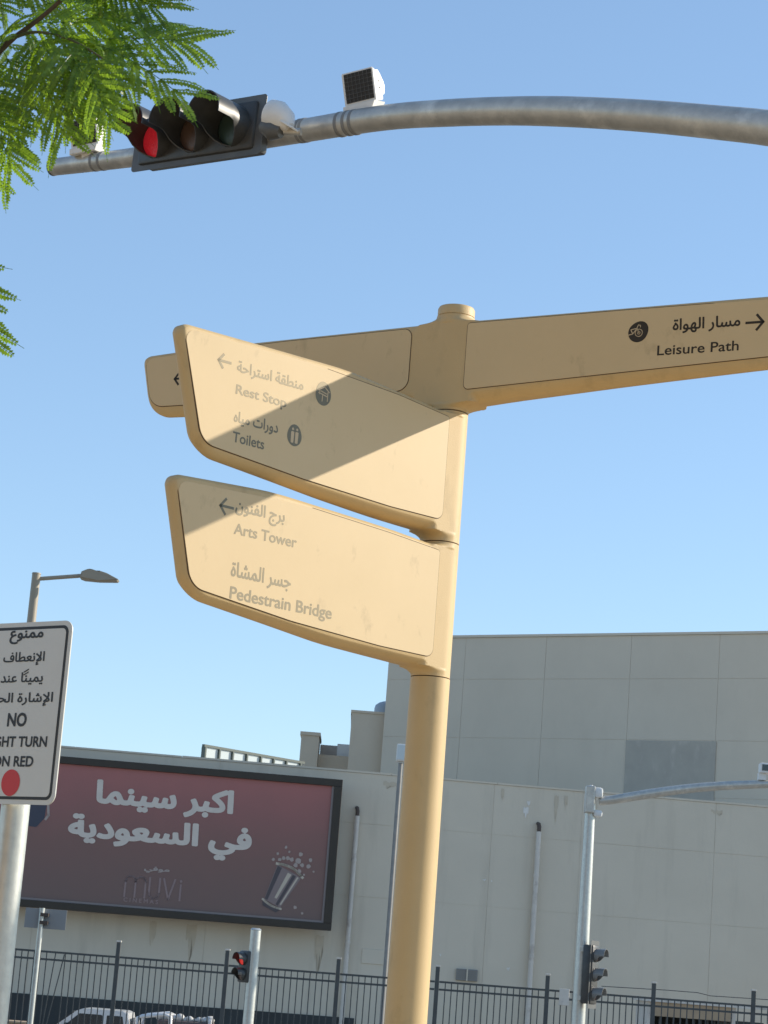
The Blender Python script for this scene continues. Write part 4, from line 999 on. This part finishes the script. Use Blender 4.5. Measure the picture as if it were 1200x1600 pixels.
arrow(A3, F3, (268, 590.5), (290, 588.5), .052, True)
cx_, cz_ = F3.px(995.5, 518, FP); blob(F3, cx_ + .002, cz_ - .003, .0405, 50, A3, 1.0); k = .042
ring = lambda x, z, r, wd: stroke([(x + r * math.cos(R(t)), z + r * math.sin(R(t))) for t in range(0, 361, 20)], wd)
P = ring(cx_ + .15 * k, cz_ - .12 * k, .36 * k, .0035) + ring(cx_ + .15 * k, cz_ - .12 * k, .13 * k, .0035)
P += stroke([(cx_ + .15 * k, cz_ - .12 * k), (cx_ - .05 * k, cz_ + .38 * k), (cx_ + .08 * k, cz_ + .66 * k), (cx_ + .3 * k, cz_ + .60 * k), (cx_ + .28 * k, cz_ + .45 * k)], .0035)
P += stroke([(cx_ - .05 * k, cz_ + .34 * k), (cx_ - .45 * k, cz_ - .20 * k), (cx_ - .85 * k, cz_ - .28 * k)], .0035) + stroke([(cx_ - .45 * k, cz_ - .2 * k), (cx_ - .66 * k, cz_ + .22 * k), (cx_ - .05 * k, cz_ + .34 * k)], .0035)
TPM(A3, P, GLYPHL, FO - .0006)

# ================================================================== TREE
def leaf_mesh(seed, n=9, plen=.085, length=.17):
    rg = random.Random(seed); V, Fc = [], []
    def quad(a, b_, c, d_):
        i = len(V); V.extend([a, b_, c, d_]); Fc.append((i, i + 1, i + 2, i + 3))
    def stick(p, q, r):
        d = (q - p).normalized(); u_ = d.orthogonal().normalized(); v_ = d.cross(u_)
        A = [p + u_ * r, p - u_ * r * .5 + v_ * r * .87, p - u_ * r * .5 - v_ * r * .87]; B_ = [x + (q - p) for x in A]
        for k in range(3): quad(A[k], A[(k + 1) % 3], B_[(k + 1) % 3], B_[k])
    pts = []; p = Vector((0, 0, 0)); droop = rg.uniform(.1, .35); ang = .15
    for k in range(n + 1):
        pts.append(p.copy()); ang -= droop / n * 1.6; p = p + Vector((math.cos(ang), rg.uniform(-.05, .05), math.sin(ang))) * length / n
    for a, c in zip(pts, pts[1:]): stick(a, c, .0009)
    for k in range(1, n + 1):
        for s in (-1, 1):
            base = pts[k]; f = k / n
            L = plen * (1.0 - .25 * abs(f - .45)) * rg.uniform(.85, 1.08)
            th = R(62 - 34 * f) * s + rg.uniform(-.12, .12)
            d = Vector((math.cos(th), math.sin(th), rg.uniform(-.15, .12))).normalized(); dr = rg.uniform(.25, .75)
            npair = int(L / .0056); q = base.copy(); side0 = Vector((0, 0, 1)).cross(d).normalized(); roll = rg.uniform(-.3, .3)
            fold = rg.uniform(.1, .9)
            for j in range(npair):
                g = j / npair; dd_ = (d + Vector((0, 0, -1)) * dr * g * g * 1.4).normalized(); q2 = q + dd_ * L / npair
                if j % 3 == 0: stick(q, q + dd_ * L / npair * 3, .0005)
                side = (side0 * math.cos(roll) + dd_.cross(side0) * math.sin(roll)); nrm = dd_.cross(side).normalized()
                ll = .0112 * (1 - .55 * max(0, g - .75) / .25) * (.75 + .25 * min(1, g * 6)) * rg.uniform(.9, 1.08)
                for t in (-1, 1):
                    ax = (side * t * .93 + dd_ * .42 + nrm * (-.25 - .25 * fold + rg.uniform(-.12, .12))).normalized(); wv = (dd_ * .9 - side * t * .25 + nrm * rg.uniform(-.35, .35)).normalized() * ll * .42
                    m1 = q + ax * ll * .45; quad(q, m1 - wv * .95, q + ax * ll, m1 + wv)
                q = q2
    me = bpy.data.meshes.new('leaf'); me.from_pydata([tuple(v) for v in V], [], Fc); me.materials.append(LEAF); return me
LM = [leaf_mesh(s, n=6 + s % 2, plen=.092 + .006 * (s % 4), length=.15 + .015 * (s % 3)) for s in range(7)]
trunk = Vector((-2.35, 4.1, 0))
tree = thing('feathery_tree', 'tree with feathery bright green compound leaves reaching in at the top left corner', 'tree', trunk)
def wp(px, py, Y): return at(px, py, Y)
br = [
    [trunk, trunk + Vector((.05, 0, 1.1)), trunk + Vector((.15, -.05, 2.0)), trunk + Vector((.35, -.1, 2.6))],
    [trunk + Vector((.35, -.1, 2.6)), Vector((-1.5, 3.85, 3.0)), Vector((-1.0, 3.65, 3.12)), wp(-60, 110, 3.55), wp(23, 58, 3.5), wp(96, 0, 3.45), wp(160, -70, 3.4)],
    [wp(23, 58, 3.5), wp(60, 50, 3.46), wp(115, 64, 3.42), wp(170, 98, 3.38)],
    [wp(-60, 110, 3.55), wp(-20, 150, 3.5), wp(10, 190, 3.48)],
    [Vector((-1.0, 3.65, 3.12)), wp(-150, 250, 3.6), wp(-90, 350, 3.6), wp(-60, 420, 3.6)],
    [trunk + Vector((.15, -.05, 2.0)), Vector((-2.6, 4.6, 3.0)), Vector((-2.5, 5.0, 3.8))],
    [trunk + Vector((.35, -.1, 2.6)), Vector((-1.7, 4.3, 3.5)), Vector((-1.2, 4.5, 4.0))],
    [Vector((-1.0, 3.65, 3.12)), wp(-120, 20, 3.6), wp(-40, -60, 3.55), wp(40, -130, 3.5)],
]
brr = [[.09, .08, .07, .055], [.05, .03, .018, .009, .0045, .0035, .002], [.0032, .0025, .002, .0014], [.006, .004, .002], [.012, .006, .004, .002], [.05, .035, .015], [.045, .03, .012], [.012, .008, .004, .002]]
TI = Matrix.Translation(-trunk)
for i, (P, r) in enumerate(zip(br, brr)):
    p2, r2 = cr(P, r, 4); bm = bmesh.new(); tube(bm, p2, r2, 14 if i == 0 else 8); bmesh.ops.transform(bm, matrix=TI, verts=bm.verts)
    obj('trunk' if i == 0 else 'branch', bm, BARK if i in (0, 1, 4, 5, 6, 7) else TWIG, tree, smooth=True)
nleaf = [0]
def place_leaf(base, direction, up=Vector((0, 0, 1)), s=1.0, k=None, spin=0):
    d = direction.normalized(); y = up.cross(d)
    if y.length < .05: y = Vector((0, 1, 0)).cross(d)
    y.normalize(); z = d.cross(y)
    M_ = Matrix(((d.x, y.x, z.x, 0), (d.y, y.y, z.y, 0), (d.z, y.z, z.z, 0), (0, 0, 0, 1)))
    o = obj('leaf', LM[k if k is not None else random.randrange(len(LM))], LEAF, tree)
    o.matrix_local = Matrix.Translation(base - trunk) @ M_ @ Matrix.Rotation(spin, 4, 'X') @ Matrix.Scale(s, 4); nleaf[0] += 1
# leaves whose outline the picture shows: base px, end px, depth, spin
for i, (x0, y0, x1, y1, Y, sp_, s) in enumerate([
    (120, 30, 230, 30, 3.42, .9, .95), (150, 62, 235, 66, 3.40, 1.1, .95), (150, 70, 212, 96, 3.38, 1.2, .9), (110, 60, 180, 118, 3.44, .8, .9),
    (90, 55, 150, 140, 3.40, 1.2, .9), (60, 50, 98, 135, 3.46, 1.3, .85), (5, 80, 35, 145, 3.5, 1.0, .85), (-15, 110, 0, 185, 3.46, 1.2, .9),
    (100, 0, 200, -30, 3.46, .8, .9), (60, 10, 150, -10, 3.5, .4, 1.0), (130, -30, 215, 0, 3.45, 1.3, .9), (135, 85, 158, 145, 3.36, 1.4, .85),
    (55, 90, 76, 155, 3.43, 1.35, .85), (-12, 150, 2, 225, 3.45, 1.3, .85), (110, 80, 135, 150, 3.41, 1.3, .8),
    (-72, 400, -52, 465, 3.6, 1.2, 1.0), (-115, 320, -90, 400, 3.6, 1.0, .9), (-120, 250, -100, 330, 3.6, 1.2, .9), (-70, 150, -50, 220, 3.5, 1.2, .9),
    (40, 50, 90, 100, 3.55, .3, 1.0), (60, 40, 140, 60, 3.5, .2, 1.0), (0, 60, 60, 110, 3.6, .6, 1.0), (20, 40, 100, 40, 3.58, 1.5, 1.0)]):
    a, b_ = wp(x0, y0, Y), wp(x1, y1, Y - .03); place_leaf(a, b_ - a, s=s, k=i % len(LM), spin=sp_ * (1 if i % 2 else .8))
for i in range(112):                                         # crown mass, mostly beyond the picture's corner
    x0 = random.uniform(-420, 85); y0 = random.uniform(-320, 80) + (40 if x0 < -120 else 0); Y = random.uniform(3.4, 4.1)
    if x0 > 30 and y0 > 30: continue
    a = wp(x0, y0, Y); place_leaf(a, Vector((random.uniform(-.6, 1), random.uniform(-.6, .6), random.uniform(-.6, .3))), s=random.uniform(.8, 1.0), spin=random.uniform(-1.2, 1.4))
for i in range(60):
    a = Vector((random.uniform(-2.9, -1.1), random.uniform(3.6, 5.2), random.uniform(3.1, 4.3))); place_leaf(a, Vector((random.uniform(-1, 1), random.uniform(-1, 1), random.uniform(-.8, .2))), s=random.uniform(.9, 1.3), spin=random.uniform(-1.2, 1.4))
print('bars', nb, 'leaves', nleaf[0])
